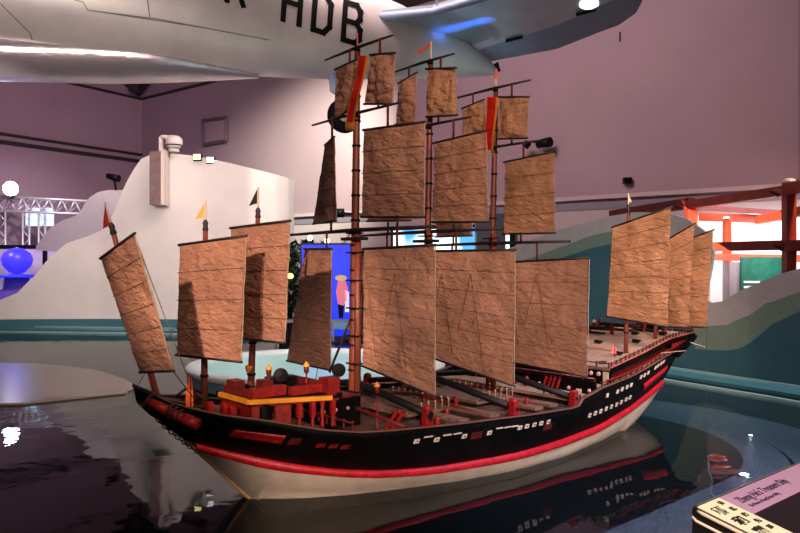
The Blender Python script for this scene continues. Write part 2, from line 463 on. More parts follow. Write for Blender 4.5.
# black booms across the waist ending at red bitts
def bitt(s, t, z0, z1, w=.055, hole=True):
    mb = MB(); a = w; b = .035
    mb.hexa([V(s-b,t-a/2,z0), V(s+b,t-a/2,z0), V(s+b,t+a/2,z0), V(s-b,t+a/2,z0), V(s-b*.75,t-a*.4,z1), V(s+b*.75,t-a*.4,z1), V(s+b*.75,t+a*.4,z1), V(s-b*.75,t+a*.4,z1)])
    mb.lathe(V(s, t, z1), [(b*.8,-.004),(b*.8,.008),(0,.016)], 10)
    o = mb.build('winch_cheek', M['red'], ship)
    if hole:
        q = MB(); q.lathe(V(s, t+a*.44, (z0+z1*1.6)/2.6), [(0,.012),(.012,.012),(.012,0)], 10, axis=(0,-1,0)); q.build('axle', M['iron'], o)
    return o
for s, zt in ((.865,.585),(1.64,.545),(2.37,.525)):
    tb = side_t(s, .40)-.045
    for sg in (1,-1): bitt(s, sg*tb, .40, zt)
    mb = MB(); mb.tube([V(s+.0,.79,zt-.045), V(s,0,zt+.075), V(s,-.79,zt-.045)], .026, 10); mb.build('winch_roller', M['iron'], ship)
    mb = MB(); mb.tube([V(s-.16,.74,zt-.11), V(s-.14,0,zt-.05), V(s-.16,-.74,zt-.11)], .014, 8); mb.build('capstan_bar', M['dkred'], ship)

# ------------------------------------------------------------------ masts, yards, sails
def mast(p0, p1, r0, r1, bands=0):
    mb = MB(); mb.tube([p0+(p1-p0)*k/6 for k in range(7)], [r0+(r1-r0)*k/6 for k in range(7)], 12)
    o = mb.build('mast', M['mast'], ship)
    for k in range(bands):
        f = (k+1)/(bands+1); c = p0+(p1-p0)*f; r = r0+(r1-r0)*f
        q = MB(); q.lathe(c, [(r+.002,-.008),(r+.006,-.006),(r+.006,.006),(r+.002,.008)], 14, axis=(p1-p0)); q.build('mast_band', M['iron'], o)
    return o
mA = mast(V(.84,0,.39), V(.88,0,3.10), .038, .022, 14)
mB_ = mast(V(1.55,0,.39), V(1.62,0,3.14), .034, .020, 13)
mC = mast(V(2.31,0,.39), V(2.40,0,3.06), .034, .020, 13)
# doubled lower masts
for s in (.84, 1.55, 2.31):
    mb = MB(); mb.tube([V(s+.0,.05,.39), V(s+.005,.05,1.78)], .026, 10)
    q = mb.build('mast_cheek', M['mast'], ship)
    for z in (.6,.8,1.0,1.2,1.4,1.6,1.74):
        r = MB(); r.bar(V(s,-.040,z), V(s,.078,z), .075, .010); r.build('lashing', M['iron'], q)
    mb = MB(); mb.bar(V(s,-.09,1.70), V(s,.12,1.70), .09, .022); mb.build('mast_cap', M['spar'], ship)

def yard(s, t0, t1, z, r=.013, drop=0):
    mb = MB()
    mb.tube([V(s,t0,z), V(s,t0*.5+t1*.5,z+.006), V(s,t1,z)], [r*.6, r, r*.6], 8)
    o = mb.build('yard', M['spar'], ship)
    q = MB(); q.lathe(V(s+.02,0,z), [(.018,-.02),(.024,-.014),(.024,.014),(.018,.02)], 10); q.build('yard_sling', M['iron'], o)
    return o
yard(.89-.03,-.375,.42,3.08); yard(.87-.03,-.52,.53,2.60); yard(.86-.035,-.80,.86,1.755,.016)
yard(1.62-.03,-.42,.29,3.125); yard(1.6-.03,-.5,.48,2.61); yard(1.59-.035,-.88,.80,1.768,.016)
yard(2.4-.03,-.48,.40,3.035); yard(2.37-.03,-.5,.53,2.52); yard(2.36-.035,-.86,.82,1.695,.016)

def sail(c, m=M['sail'], billow=.02, wr=.012, battens=4, rope=1, seed=0, hang=None, foot=None, spar=.009):
    """c = top left, top right, bottom right, bottom left"""
    TL, TR, BR_, BL = [Vector(p) for p in c]
    nrm = (TR-TL).cross(BL-TL).normalized()
    if (ship_to_world(nrm)).y > 0: nrm = -nrm          # belly towards the viewer
    NX, NZ = 26, 34
    def pt_(u, v, off=0):
        p = TL.lerp(TR, u).lerp(BL.lerp(BR_, u), v)
        e = math.sin(math.pi*u)*math.sin(math.pi*min(1, v*1.0))
        q = p*3.2+Vector((seed*3.1, 0, 0))
        w = noise.noise(q*2.2)*.9+noise.noise(Vector((q.x*5, q.y*5, q.z*9)))*.55+noise.noise(q*14)*.25
        edge = min(1, 8*min(u, 1-u)+.35)*min(1, 10*min(v, 1-v)+.15)
        side = (TR-TL).normalized()*noise.noise(Vector((seed, v*6, u)))*.006*(1 if u in (0,1) else .5)
        return p+nrm*(billow*e+wr*w*edge+off)+side
    mb = MB()
    mb.grid([[pt_(i/NX, j/NZ, .0015) for i in range(NX+1)] for j in range(NZ+1)])
    mb.grid([[pt_(i/NX, j/NZ, -.0015) for i in range(NX+1)] for j in range(NZ+1)])
    mb.grid([[pt_(i/NX, j/NZ, o) for o in (.0015, -.0015)] for j in [0] for i in range(NX+1)])
    mb.grid([[pt_(i/NX, 1, o) for o in (.0015, -.0015)] for i in range(NX+1)])
    for u in (0, 1): mb.grid([[pt_(u, j/NZ, o) for o in (.0015, -.0015)] for j in range(NZ+1)])
    o = mb.build('sail', m, ship)
    e = (TR-TL).normalized()*.015
    q = MB(); q.tube([TL-e, TR+e], spar, 8); q.build('head_spar', M['spar'], o)
    q = MB(); q.tube([BL-e, BR_+e], spar*.9, 8); q.build('boom', M['spar'], o)
    for k in range(battens):
        v = (k+1)/(battens+1)
        q = MB(); q.tube([pt_(u, v, .003)-(e*.9 if u == 0 else -e*.9 if u == 1 else Vector()) for u in [i/12 for i in range(13)]], .0022, 5)
        q.build('batten', M['batten'], o)
    if rope:
        q = MB(); q.tube([pt_(1, v/16, 0)+e*.7 for v in range(17)], .0045, 5); q.build('bolt_rope', M['rope'], o)
    if hang is not None:
        u, zt = hang
        p = TL.lerp(TR, u); q = MB(); q.tube([p-Vector((0,0,.01)), Vector((p.x, p.y, zt))], .009, 6); q.build('sail_hanger', M['dkred'], o)
    if foot is not None:
        u, zb = foot
        p = BL.lerp(BR_, u); q = MB(); q.tube([p+Vector((0,0,.01)), Vector((p.x, p.y, zb))], .009, 6); q.build('sail_post', M['spar'], o)
    return o
def ship_to_world(v):
    a = math.atan2(.659, .752)
    return Vector((v.x*math.cos(a)-v.y*math.sin(a), v.x*math.sin(a)+v.y*math.cos(a), v.z))

def px4(L, s, t=0, a=0, s2=None, t2=None, a2=None):
    s2 = s if s2 is None else s2; t2 = t if t2 is None else t2; a2 = a if a2 is None else a2
    return [SP(*L[0], s, t, a), SP(*L[1], s, t, a), SP(*L[2], s2, t2, a2), SP(*L[3], s2, t2, a2)]

o_ = -.06
sail(px4([(101,258),(134,234),(173,371),(140,372)], -.90, 0, -3, -.70), seed=1, battens=5, billow=.01)
sail(px4([(180,245),(245,236),(240,362),(177,355)], -.36, 0, 10), seed=2, battens=3, m=M['sail'])
sail(px4([(231,228),(289,221),(284,343),(238,338)], -.04, .05, 0), seed=3, battens=4)
sail(px4([(305,249),(331,249),(330,370),(287,361)], .86+o_, -.38, -17, a2=-6), seed=4, hang=(.85,1.755))
sail(px4([(364,249),(434,245),(434,396),(363,366)], .86+o_), seed=5, hang=(.5,1.755), battens=5)
sail(px4([(325,145),(334,137),(336,221),(313,224)], .88+o_, -.27, -26, a2=-15), seed=6, hang=(.8,2.6), foot=(.8,1.755))
sail(px4([(364,130),(424,122),(423,217),(362,217)], .88+o_), seed=7, hang=(.42,2.6), foot=(.6,1.755), battens=3)
sail(px4([(336,69),(356,60),(353,107),(335,120)], .90+o_), seed=8, hang=(.7,3.08), battens=0, wr=.022)
sail(px4([(371,55),(394,53),(392,104),(365,104)], .90+o_), seed=9, hang=(.4,3.08), foot=(.5,2.6), battens=0, wr=.024)
sail(px4([(434,251),(514,250),(513,386),(433,358)], 1.59+o_), seed=10, hang=(.3,1.765), battens=5)
sail(px4([(434,143),(485,131),(487,222),(433,222)], 1.59+o_), seed=11, hang=(.4,2.61), foot=(.4,1.765), battens=4, wr=.013)
sail(px4([(399,83),(416,73),(414,124),(396,124)], 1.61+o_), seed=12, hang=(.6,3.12), battens=0, wr=.024)
sail(px4([(427,69),(455,68),(456,115),(427,117)], 1.61+o_), m=M['sail2'], seed=13, hang=(.5,3.12), foot=(.4,2.61), battens=0, wr=.024)
sail([V(1.53,-.69,2.48), V(1.53,-.155,2.5), V(1.53,-.155,1.87), V(1.53,-.69,1.89)], seed=14, hang=(.5,2.61), foot=(.5,1.765))
sail([V(1.53,-.78,1.63), V(1.53,-.09,1.64), V(1.53,-.09,.80), V(1.53,-.78,.84)], seed=15, hang=(.5,1.765))
sail(px4([(512,262),(588,258),(586,377),(511,362)], 2.36+o_), seed=16, hang=(.35,1.69), battens=4)
sail(px4([(505,162),(553,152),(554,233),(504,234)], 2.36+o_), m=M['sail2'], seed=17, hang=(.4,2.52), foot=(.35,1.69), battens=3)
sail(px4([(463,108),(483,100),(484,131),(462,137)], 2.38+o_), m=M['sail2'], seed=18, hang=(.5,3.03), battens=0, wr=.024)
sail(px4([(499,97),(528,97),(526,138),(498,139)], 2.38+o_), m=M['sail2'], seed=19, hang=(.45,3.03), foot=(.5,2.52), battens=0, wr=.024)
sail([V(2.30,-.65,2.36), V(2.30,-.20,2.38), V(2.30,-.20,1.77), V(2.30,-.64,1.775)], seed=20, hang=(.5,2.52), foot=(.5,1.69))
sail([V(2.30,-.78,1.55), V(2.30,-.09,1.56), V(2.30,-.09,.74), V(2.30,-.78,.78)], seed=21, hang=(.5,1.69))
sail(px4([(613,227),(671,207),(667,327),(607,316)], 3.42, .6), m=M['sail2'], seed=22, battens=6, rope=0)
sail(px4([(665,241),(694,224),(688,328),(660,326)], 4.12, .5), m=M['sail2'], seed=23, battens=5, rope=0)
sail(px4([(689,239),(713,230),(706,328),(686,326)], 4.62, .42), m=M['sail2'], seed=24, battens=5, rope=0)

# bow and stern masts with flags
def flag(p, m, kind='tri', L=.11, Hh=.10, lean=Vector((0,0,1)), post=M['cream'], dirv=Vector((-.7,.35,0))):
    q = MB(); q.tube([p, p+lean*.17], .006, 6); o = q.build('flagpole', post, ship)
    a = p+lean*.17; b = p+lean*(.17-Hh); d = dirv.normalized()*L
    q = MB(); rows = []
    for i in range(9):
        f = i/8
        w = Vector((0,0,1))*(-f*.55*Hh)+d*f*.5+Vector((.3,.6,0))*.012*math.sin(f*7)
        top = a+w; bot = b+(a-b)*0+w*(.8)-Vector((0,0,.3*Hh*f))
        top = a.lerp(b-Vector((0,0,.2*Hh))+d*.55, f)+Vector((.3,.6,0))*.01*math.sin(f*7)
        bot = b.lerp(b-Vector((0,0,.2*Hh))+d*.55, f)
        rows.append([top, bot])
    q.grid(rows); q.grid([[a_+Vector((.002,.002,0)) for a_ in r] for r in rows])
    q.build('flag', m, o, fix=False); return o
def stump(p, lean, m=M['dkred']):
    q = MB(); q.lathe(p, [(.014,-.03),(.014,.0),(.020,.01),(.014,.03),(.018,.05),(.008,.07)], 10, axis=lean); q.build('mast_head', m, ship)
b1, t1 = V(-.60,0,.66), V(-.875,0,1.70)
mast(b1, t1, .020, .014); ln = (t1-b1).normalized(); stump(t1-ln*.02, ln, M['spar'])
flag(t1, M['red'], lean=ln, Hh=.13, L=.08)
mast(V(-.32,0,.6), V(-.31,0,1.72), .022, .015, 4); stump(V(-.31,0,1.72), (0,0,1), M['spar']); flag(V(-.31,0,1.74), M['yellow'])
mast(V(-.0,.0,.6), V(.03,.05,1.82), .024, .015, 5); stump(V(.03,.05,1.81), (0,0,1), M['spar']); flag(V(.03,.05,1.84), M['blackflag'], dirv=Vector((-.5,.5,0)))
mast(V(3.48,.6,.68), V(3.42+.07,.62,2.02), .020, .014, 5); stump(V(3.49,.62,1.99), (0,0,1), M['spar']); flag(V(3.49,.62,1.99), M['cream'], L=.06, Hh=.07, dirv=Vector((.5,-.4,0)))
mast(V(4.17,.5,.76), V(4.17,.55,1.86), .018, .013, 3)
mast(V(4.68,.3,.80), V(4.68,.46,1.84), .018, .013, 3)
# gold mast ring with lantern at the forecastle mast
q = MB(); q.lathe(V(0,0,.845), [(.024,-.03),(.031,0),(.031,.012),(.024,.016)], 12); q.build('gold_collar', M['gold'], ship)

# long red banners with gold edges
def banner(c, s):
    TL, TR, BR_, BL = c
    o = None
    for k, (u0, u1, m, off) in enumerate(((0,.999,M['gold'],0.0), (.16,.84,M['banner'],-.004))):
        q = MB(); rows = []
        for i in range(21):
            f = i/20; w = Vector((.004*math.sin(f*7), 0, 0))
            l = TL.lerp(BL, f); r = TR.lerp(BR_, f)
            rows.append([l.lerp(r, u0+(u1-u0)*j/4)+w+Vector((off+.003*math.sin(j*1.7+f*5),0,0)) for j in range(5)])
        q.grid(rows); q.grid([[p+Vector((.0025,0,0)) for p in r] for r in rows])
        if k == 0: o = q.build('silk_banner', m, ship, label='long red silk banner with gold edges')
        else: q.build('banner_field', m, o)
    q = MB()
    for j in range(5):
        p = BL.lerp(BR_, j/4); q.tube([p, p+Vector((0,0,-.06))], .004, 5)
    q.build('tassel', M['gold'], o)
banner(px4([(358,56),(368,56),(354,122),(346,122)], .78), .78)
banner(px4([(486,97),(498,97),(493,150),(483,150)], 2.27), 2.27)
# streamers at the mast heads
q = MB(); q.tube([V(1.62,0,3.1), V(1.62,0,3.29)], .007, 6); so = q.build('streamer_pole', M['cream'], ship)
q = MB(); pts = [V(1.62-.0*i,-.02*i,3.27-.004*i+.006*math.sin(i)) for i in range(9)]
q.grid([[p+Vector((0,0,.018)), p-Vector((0,0,.018))] for p in pts]); q.grid([[p+Vector((.003,0,.018)), p+Vector((.003,0,-.018))] for p in pts])
q.build('streamer', M['pinkflag'], so, fix=False)
q = MB(); q.tube([V(2.4,0,3.02), V(2.4,0,3.20)], .008, 6); so = q.build('streamer_pole', M['cream'], ship)
q = MB(); q.lathe(V(2.4,0,3.12), [(.003,0),(.02,.03),(.016,.06),(.003,.1)], 8); q.build('streamer', M['pinkflag'], so)
q = MB(); q.tube([V(.88,0,3.08), V(.88,0,3.2)], .006, 6); q.build('mast_spike', M['pinkflag'], ship)

# stays and sheets
def line(a, b, m=M['dkrope'], r=.0028, sag=0, name='stay'):
    q = MB(); q.tube([a.lerp(b, k/6)-Vector((0,0,sag*math.sin(math.pi*k/6))) for k in range(7)], r, 5); q.build(name, m, ship)
line(V(-.74,.0,.80), V(-.33,0,1.4), r=.0015); line(SP(134,234,-.90,0,-3), V(-.42,.1,.70), M['rope'], .003); line(SP(173,371,-.7,0,-3), V(-.45,.2,.69))
for L in ([(357,335),(340,300)],):
    pass
line(V(.84,-.04,1.10), V(.76,-.18,.72), M['spar'], .010, name='boat_spar')
for s, sg in ((.80,1),(1.53,1),(2.30,1)):
    for t in (.25,.55):
        line(V(s-.035,t,1.45), V(s-.045,t-.12,1.02), M['sheet'], .0016, name='sheet')
        line(V(s-.035,t,1.45), V(s-.045,t+.12,.85), M['sheet'], .0016, name='sheet')
line(V(.30,.3,.72), V(.33,.3,.9)); line(V(4.7,.58,.73), V(5.0,.60,.66), M['cream'], .004, name='stern_rod')
line(V(3.85,.735,.70), V(4.22,.79,.70), M['rope'], .005, name='stern_rod')

# ------------------------------------------------------------------ forecastle house
hz0, hz1 = .575, .735
def hs(s): return .44+(s+.26)*.30
house_m = mat('red_block_courses', (.22,.008,.006), .55, var=.35, vscale=30)
mb = MB()
c0 = [(-.25, .46), (.27, .60)]
# side walls with openings made as piers, a back wall and an end wall
for sg in (1,):
    mb.hexa([V(-.25, sg*.46, hz0), V(-.02, sg*.52, hz0), V(-.02, sg*.50, hz0), V(-.25, sg*.44, hz0), V(-.25, sg*.46, .60), V(-.02, sg*.52, .61), V(-.02, sg*.50, .60), V(-.25, sg*.44, .60)])
    for a, b in ((-.25,-.205),(-.11,-.02)):
        mb.hexa([V(a, sg*(.46+(a+.25)*.26), .60), V(b, sg*(.46+(b+.25)*.26), .60), V(b, sg*(.44+(b+.25)*.26), .60), V(a, sg*(.44+(a+.25)*.26), .60), V(a, sg*(.46+(a+.25)*.26), .71), V(b, sg*(.46+(b+.25)*.26), .71), V(b, sg*(.44+(b+.25)*.26), .71), V(a, sg*(.44+(a+.25)*.26), .71)])
    mb.hexa([V(-.25, sg*.46, .685), V(.27, sg*.60, .685), V(.27, sg*.58, .685), V(-.25, sg*.44, .685), V(-.25, sg*.46, .71), V(.27, sg*.60, .71), V(.27, sg*.58, .71), V(-.25, sg*.44, .71)])
mb.hexa([V(-.25,.08,hz0), V(-.23,.08,hz0), V(-.23,.46,hz0), V(-.25,.46,hz0), V(-.25,.08,.71), V(-.23,.08,.71), V(-.23,.46,.71), V(-.25,.46,.71)])
mb.box((-.25,-.10,hz0),(.27,-.08,.71))

house = mb.build('forecastle_house', house_m, ship)
# turned posts of the open porch
for i, s in enumerate((.03,.11,.17,.235)):
    t = .46+(s+.25)*.26
    q = MB(); q.lathe(V(s, t, .53), [(.010,0),(.014,.02),(.009,.05),(.016,.09),(.016,.10),(.012,.12),(.02,.17)], 10)
    q.box((s-.014,-t-.014,.60),(s+.014,-t+.014,.70)) if i != 2 else None
    q.build('porch_post', M['red'], ship)
q = MB(); q.lathe(V(-.155,.47,.60), [(.010,0),(.018,.03),(.010,.06),(.014,.09)], 10); q.build('window_baluster', M['red'], house)
q = MB(); q.lathe(V(-.155,.44,.55), [(.05,0),(.05,.16)], 10); q.build('dark_window', M['black'], house)
# gold cornice
q = MB()
a, b, c_, d_ = V(-.275,.12,.722), V(-.275,.475,.722), V(.215,.605,.708), V(.235,.06,.708)
q.bar(a, b, .024, .026); q.bar(b, c_, .024, .026); None
q.build('gold_cornice', M['gold'], ship, label='gold cornice around the forecastle roof')
q = MB(); q.hexa([V(-.27,.06,.70), V(.29,.02,.70), V(.29,.61,.70), V(-.27,.465,.70), V(-.27,.06,.732), V(.29,.02,.732), V(.29,.61,.732), V(-.27,.465,.732)])
q.build('forecastle_roof', M['black'], ship)
# upper parapet blocks
def block(s0, s1, t0, t1, z0, z1, m=house_m, name='parapet'):
    q = MB(); q.hexa([V(s0,t0,z0), V(s1,t0,z0), V(s1,t1,z0), V(s0,t1,z0), V(s0,t0,z1), V(s1,t0,z1), V(s1,t1,z1), V(s0,t1,z1)]); return q.build(name, m, ship)
block(-.25,-.02,.42,.47,.735,.792); block(-.02,.19,.49,.53,.735,.785); block(.19,.28,.50,.60,.72,.822)
block(-.25,-.22,.12,.42,.735,.775, M['dkred']); block(.26,.285,.05,.5,.735,.78, M['dkred'])
block(-.24,-.17,.14,.24,.735,.81, M['dkred'], 'locker'); block(-.15,-.08,.34,.42,.735,.825, M['dkred'], 'locker')
block(.06,.24,.08,.18,.735,.79, M['black'], 'locker')
# dark little cannon on the roof
def cannon(s, t, z, L=.09, ang=0, m=M['iron']):
    q = MB(); d = Vector((-math.sin(ang), -math.cos(ang), 0))
    p = V(s, t, z+.022)
    q.tube([p-d*L*.4, p-d*.2*L, p+d*L*.5, p+d*L*.6], [.014,.014,.009,.012], 10)
    o = q.build('cannon', m, ship)
    r = MB(); r.box((p.x-.016,p.y-.03,z),(p.x+.016,p.y+.03,z+.016)); r.build('carriage', M['spar'], o)
for s, t in ((.03,.40),(.10,.42),(.17,.41),(.0,.3),(-.12,.2)): cannon(s, t, .737)
for s, t in ((3.35,.60),(3.72,.15),(3.9,.45),(4.3,.2),(4.45,.42),(4.2,-.3),(3.4,-.2)): cannon(s, t, pz(s)+.006, .08)
# black openwork wheel and dark gear
def gear(c, r, ax):
    q = MB(); q.lathe(c, [(r,-.012),(r,.012)], 20, axis=ax); q.lathe(c, [(r,-.012),(r*.8,-.014),(r*.2,-.02),(0,-.022)], 20, axis=ax); q.lathe(c, [(r,.012),(r*.8,.014),(0,.018)], 20, axis=ax)
    o = q.build('drum', M['iron'], ship)
gear(V(.12,.18,.805), .045, (-.3,-1,.1)); gear(V(.80,-.12,.74), .05, (-.3,-1,0)); gear(V(.74,-.1,.66), .05, (-.3,-1,0))
block(.40,.75,-.4,.2,.40,.60, M['black'], 'deck_house'); block(.42,.73,-.38,.18,.60,.615, M['dkred'], 'deck_house_roof')
for k in range(3):
    q = MB(); q.lathe(V(.44+.1*k,.2,.53), [(0,.008),(.011,.008),(.012,0)], 12, axis=(0,-1,0)); q.build('round_port', M['pink'], ship)
for t in (.1,.25,.4,.52):
    q = MB(); q.lathe(V(.345,t,.455), [(0,.008),(.009,.008),(.010,0)], 12, axis=(1,0,0)); q.build('round_port', M['pink'], ship)
q = MB(); q.box((.30,-.66,.40),(.34,.66,.50)); q.build('forecastle_bulkhead', M['black'], ship)
railing([V(.33,t,.50) for t in (.66,.3,-.3,-.66)], .045, .09, M['dkred'], M['dkred'])

def lantern(s, t, z0, z1, top=M['gold']):
    q = MB(); q.lathe(V(s,t,z0), [(.012,0),(.006,.01),(.005,(z1-z0)*.6),(.009,(z1-z0)*.65),(.009,(z1-z0)*.7)], 8); o = q.build('lantern_post', M['red'], ship)
    h = z1-.04
    r = MB(); r.lathe(V(s,t,h-.03), [(.006,0),(.016,.012),(.018,.04),(.014,.05)], 8); r.build('lantern_cage', M['dkred'], o)
    r = MB(); r.lathe(V(s,t,h+.018), [(.021,0),(.022,.008),(.012,.020),(.003,.032)], 10); r.build('lantern_roof', top, o)
lantern(.02,.2,.737,.875); lantern(.235,.3,.737,.885); lantern(.654,.5,.40,.735, mat('orange_lantern', (.8,.28,.06), .5)); lantern(4.6,-.48,pz(4.6),.90, M['cream'])
lantern(3.30,.3,pz(3.3),.81)
# small rounded red mooring posts at the bow
def stone(s, t, z0, h, w=.06):
    q = MB(); n = 10; pts = [V(s, t-w/2, z0), V(s, t-w/2, z0+h*.6)]+[V(s, t+w/2*math.sin(math.pi*(k/n-.5)), z0+h*.6+h*.4*math.cos(math.pi*(k/n-.5))) for k in range(1, n)]+[V(s, t+w/2, z0+h*.6), V(s, t+w/2, z0)]
    q.prism(pts, (.035,0,0)); q.build('mooring_block', M['red'], ship)
stone(-.42,.24,.60,.11); stone(-.33,.34,.58,.11); stone(-.29,.18,.57,.11)
# flags on the deck
def spike_flag(s, t, z0, z1, m):
    q = MB(); q.tube([V(s,t,z0), V(s,t,z1)], .004, 6); o = q.build('signal_pole', M['dkred'], ship)
    r = MB(); rows = []
    for k in range(8):
        f = k/7; z = z1-(z1-z0)*.75*f; w = .004+.018*math.sin(f*math.pi*.62)
        rows.append([V(s-w+.02*f*0, t-w, z), V(s, t, z+.004), V(s+w*.6, t+w*.3, z)])
    r.grid(rows); r.build('signal_flag', m, o, fix=False)
spike_flag(-.50,.2,.62,.87, M['orange']); spike_flag(3.27,.62,pz(3.27),.81, M['pinkflag'])
# ladders
def ladder(a, b, w, wd):
    q = MB(); wv = Vector(wd).normalized()*w/2
    q.bar(a-wv, b-wv, .01, .02); q.bar(a+wv, b+wv, .01, .02)
    for k in range(1,7): p = a.lerp(b, k/7); q.bar(p-wv, p+wv, .012, .005)
    q.build('ladder', M['red'], ship)
ladder(V(.62,.60,.40), V(.78,.60,.56), .06, (0,1,0)); ladder(V(2.60,.35,.40), V(2.685,.35,.56), .05, (0,1,0)); ladder(V(2.60,.44,.40), V(2.685,.44,.56), .05, (0,1,0))
# carved red figures beside the quarterdeck wall, and barrels
def carved(s, t, z0, h, m=M['red'], k=1.):
    q = MB(); q.lathe(V(s,t,z0), [(.018*k,0),(.02*k,h*.2),(.012*k,h*.35),(.024*k,h*.5),(.014*k,h*.72),(.018*k,h*.85),(.004,h)], 10); q.build('carved_post', m, ship)
for s, t in ((2.62,.02),(2.62,.16),(2.62,-.2)): carved(s, t, .40, .15, k=1.3)
for s, t in ((.95,.62),(1.05,.66),(1.3,.5),(1.78,.68),(1.9,.55),(2.05,.62),(1.45,.1),(1.7,.2)): carved(s, t, .40, .09)
# winch frames on the poop
for s, t0, t1 in ((4.62,-.42,.12),(4.2,-.45,.0),(4.72,-.05,.3)):
    carved(s, t0, pz(s), .13, k=1.2); carved(s, t1, pz(s), .12, k=1.2)
    q = MB(); q.tube([V(s,t0,pz(s)+.06), V(s,t1,pz(s)+.06)], .022, 10); q.build('winch_roller', M['iron'], ship)
    q = MB(); q.tube([V(s-.1,t0+.05,pz(s)+.02), V(s-.1,t1-.02,pz(s)+.02)], .014, 8); q.build('spare_spar', M['iron'], ship)
q = MB(); q.lathe(V(3.02,.66,pz(3.02)), [(.035,0),(.035,.02),(.02,.022),(.02,.004)], 14); q.build('deck_bucket', M['iron'], ship)
# anchors gear at the bow: red roll, chain
q = MB(); q.tube([V(-.745,.20,.745), V(-.68,.30,.70)], [.022,.030], 12); q.tube([V(-.68,.30,.70), V(-.63,.38,.665)], [.024,.026], 12)
q.tube([V(-.63,.38,.665), V(-.565,.445,.628)], [.033,.033], 12); fr = q.build('fender_roll', M['red'], ship, label='red roll lashed to the bow')
for f in (.0,.42,.52,.62):
    p = V(-.745,.20,.745).lerp(V(-.565,.445,.628), f); r = MB(); r.lathe(p, [(.040,-.008),(.040,.008)], 12, axis=(V(-.565,.445,.628)-V(-.745,.20,.745))); r.build('lashing', M['bronze'], fr)
q = MB(); n = 18; A = V(-.755,.14,.73); Bc = V(-.37,.06,.37)
for k in range(n):
    a = A.lerp(Bc, k/n)+V(-.015,.02,-.02*math.sin(math.pi*k/n)); b = A.lerp(Bc, (k+1.3)/n)+V(-.015,.02,-.02*math.sin(math.pi*(k+1)/n))
    dd = (b-a).normalized(); w = (dd.cross(Vector((0,0,1) if k % 2 else (0,1,0)))).normalized()*.010; mid = (a+b)/2
    q.tube([a, a.lerp(b,.3)+w, a.lerp(b,.7)+w, b, a.lerp(b,.7)-w, a.lerp(b,.3)-w, a], .0035, 5)
q.build('anchor_chain', M['bronze'], ship)
for t in (.06,-.06):
    q = MB(); q.tube([V(-.70,t,.78), V(-.62,t+.04,.73), V(-.5,t+.1,.70), V(-.42,t+.16,.67)], .010, 8)
    q.tube([V(-.5,t+.02,.70), V(-.45,t+.08,.76), V(-.38,t+.12,.70)], .009, 8); q.build('anchor', M['bronze'], ship)
q = MB(); q.tube([V(-.71,-.12,.79), V(-.72,.15,.785)], .012, 8); q.build('bow_beam', M['spar'], ship)
# ship cradle hidden in the shallow water carries the hull on the pool floor
# ------------------------------------------------------------------ pool
def wxy(s, t): p = B0+dv*s+nv*t; return p
def water_mat():
    m = bpy.data.materials.new('still_water'); m.use_nodes = True; nt = m.node_tree; L = nt.links
    for n in list(nt.nodes):
        if n.type == 'BSDF_PRINCIPLED': nt.nodes.remove(n)
    out = nt.nodes['Material Output']
    tc = nt.nodes.new('ShaderNodeTexCoord')
    n = nt.nodes.new('ShaderNodeTexNoise'); n.inputs['Scale'].default_value = 2.6; n.inputs['Detail'].default_value = 2
    L.new(tc.outputs['Object'], n.inputs['Vector'])
    bp = nt.nodes.new('ShaderNodeBump'); bp.inputs['Strength'].default_value = .06; bp.inputs['Distance'].default_value = .05
    L.new(n.outputs['Fac'], bp.inputs['Height'])
    fr = nt.nodes.new('ShaderNodeFresnel'); fr.inputs['IOR'].default_value = 1.33; L.new(bp.outputs[0], fr.inputs['Normal'])
    g = nt.nodes.new('ShaderNodeBsdfGlossy'); g.inputs['Roughness'].default_value = .015; g.inputs['Color'].default_value = (.72,.75,.76,1); L.new(bp.outputs[0], g.inputs['Normal'])
    t = nt.nodes.new('ShaderNodeBsdfTransparent'); t.inputs['Color'].default_value = (.72,.82,.86,1)
    mx = nt.nodes.new('ShaderNodeMixShader'); L.new(fr.outputs[0], mx.inputs[0]); L.new(t.outputs[0], mx.inputs[1]); L.new(g.outputs[0], mx.inputs[2]); L.new(mx.outputs[0], out.inputs['Surface'])
    return m
def tile_mat(name, c, grout, sx, sy, rough=.35):
    m = bpy.data.materials.new(name); m.use_nodes = True; nt = m.node_tree; L = nt.links; b = nt.nodes['Principled BSDF']
    uv = nt.nodes.new('ShaderNodeTexCoord'); br_ = nt.nodes.new('ShaderNodeTexBrick')
    br_.inputs['Scale'].default_value = 1; br_.inputs['Brick Width'].default_value = sx; br_.inputs['Row Height'].default_value = sy
    br_.inputs['Mortar Size'].default_value = .003; br_.inputs['Color1'].default_value = col(c); br_.inputs['Color2'].default_value = col([x*.75 for x in c]); br_.inputs['Mortar'].default_value = col(grout)
    L.new(uv.outputs['UV'], br_.inputs['Vector']); L.new(br_.outputs['Color'], b.inputs['Base Color']); b.inputs['Roughness'].default_value = rough
    return m
def capsule(r, n=28, s0=-1.2, s1=3.0):
    pts = []
    for k in range(n+1):
        a = -math.pi/2+math.pi*k/n; pts.append((s1+r*math.cos(a), -r*math.sin(a)))
    # far side back to bow, and round
    for k in range(n+1):
        a = math.pi/2+math.pi*k/n; pts.append((s0+r*math.cos(a), -r*math.sin(a)))
    return pts
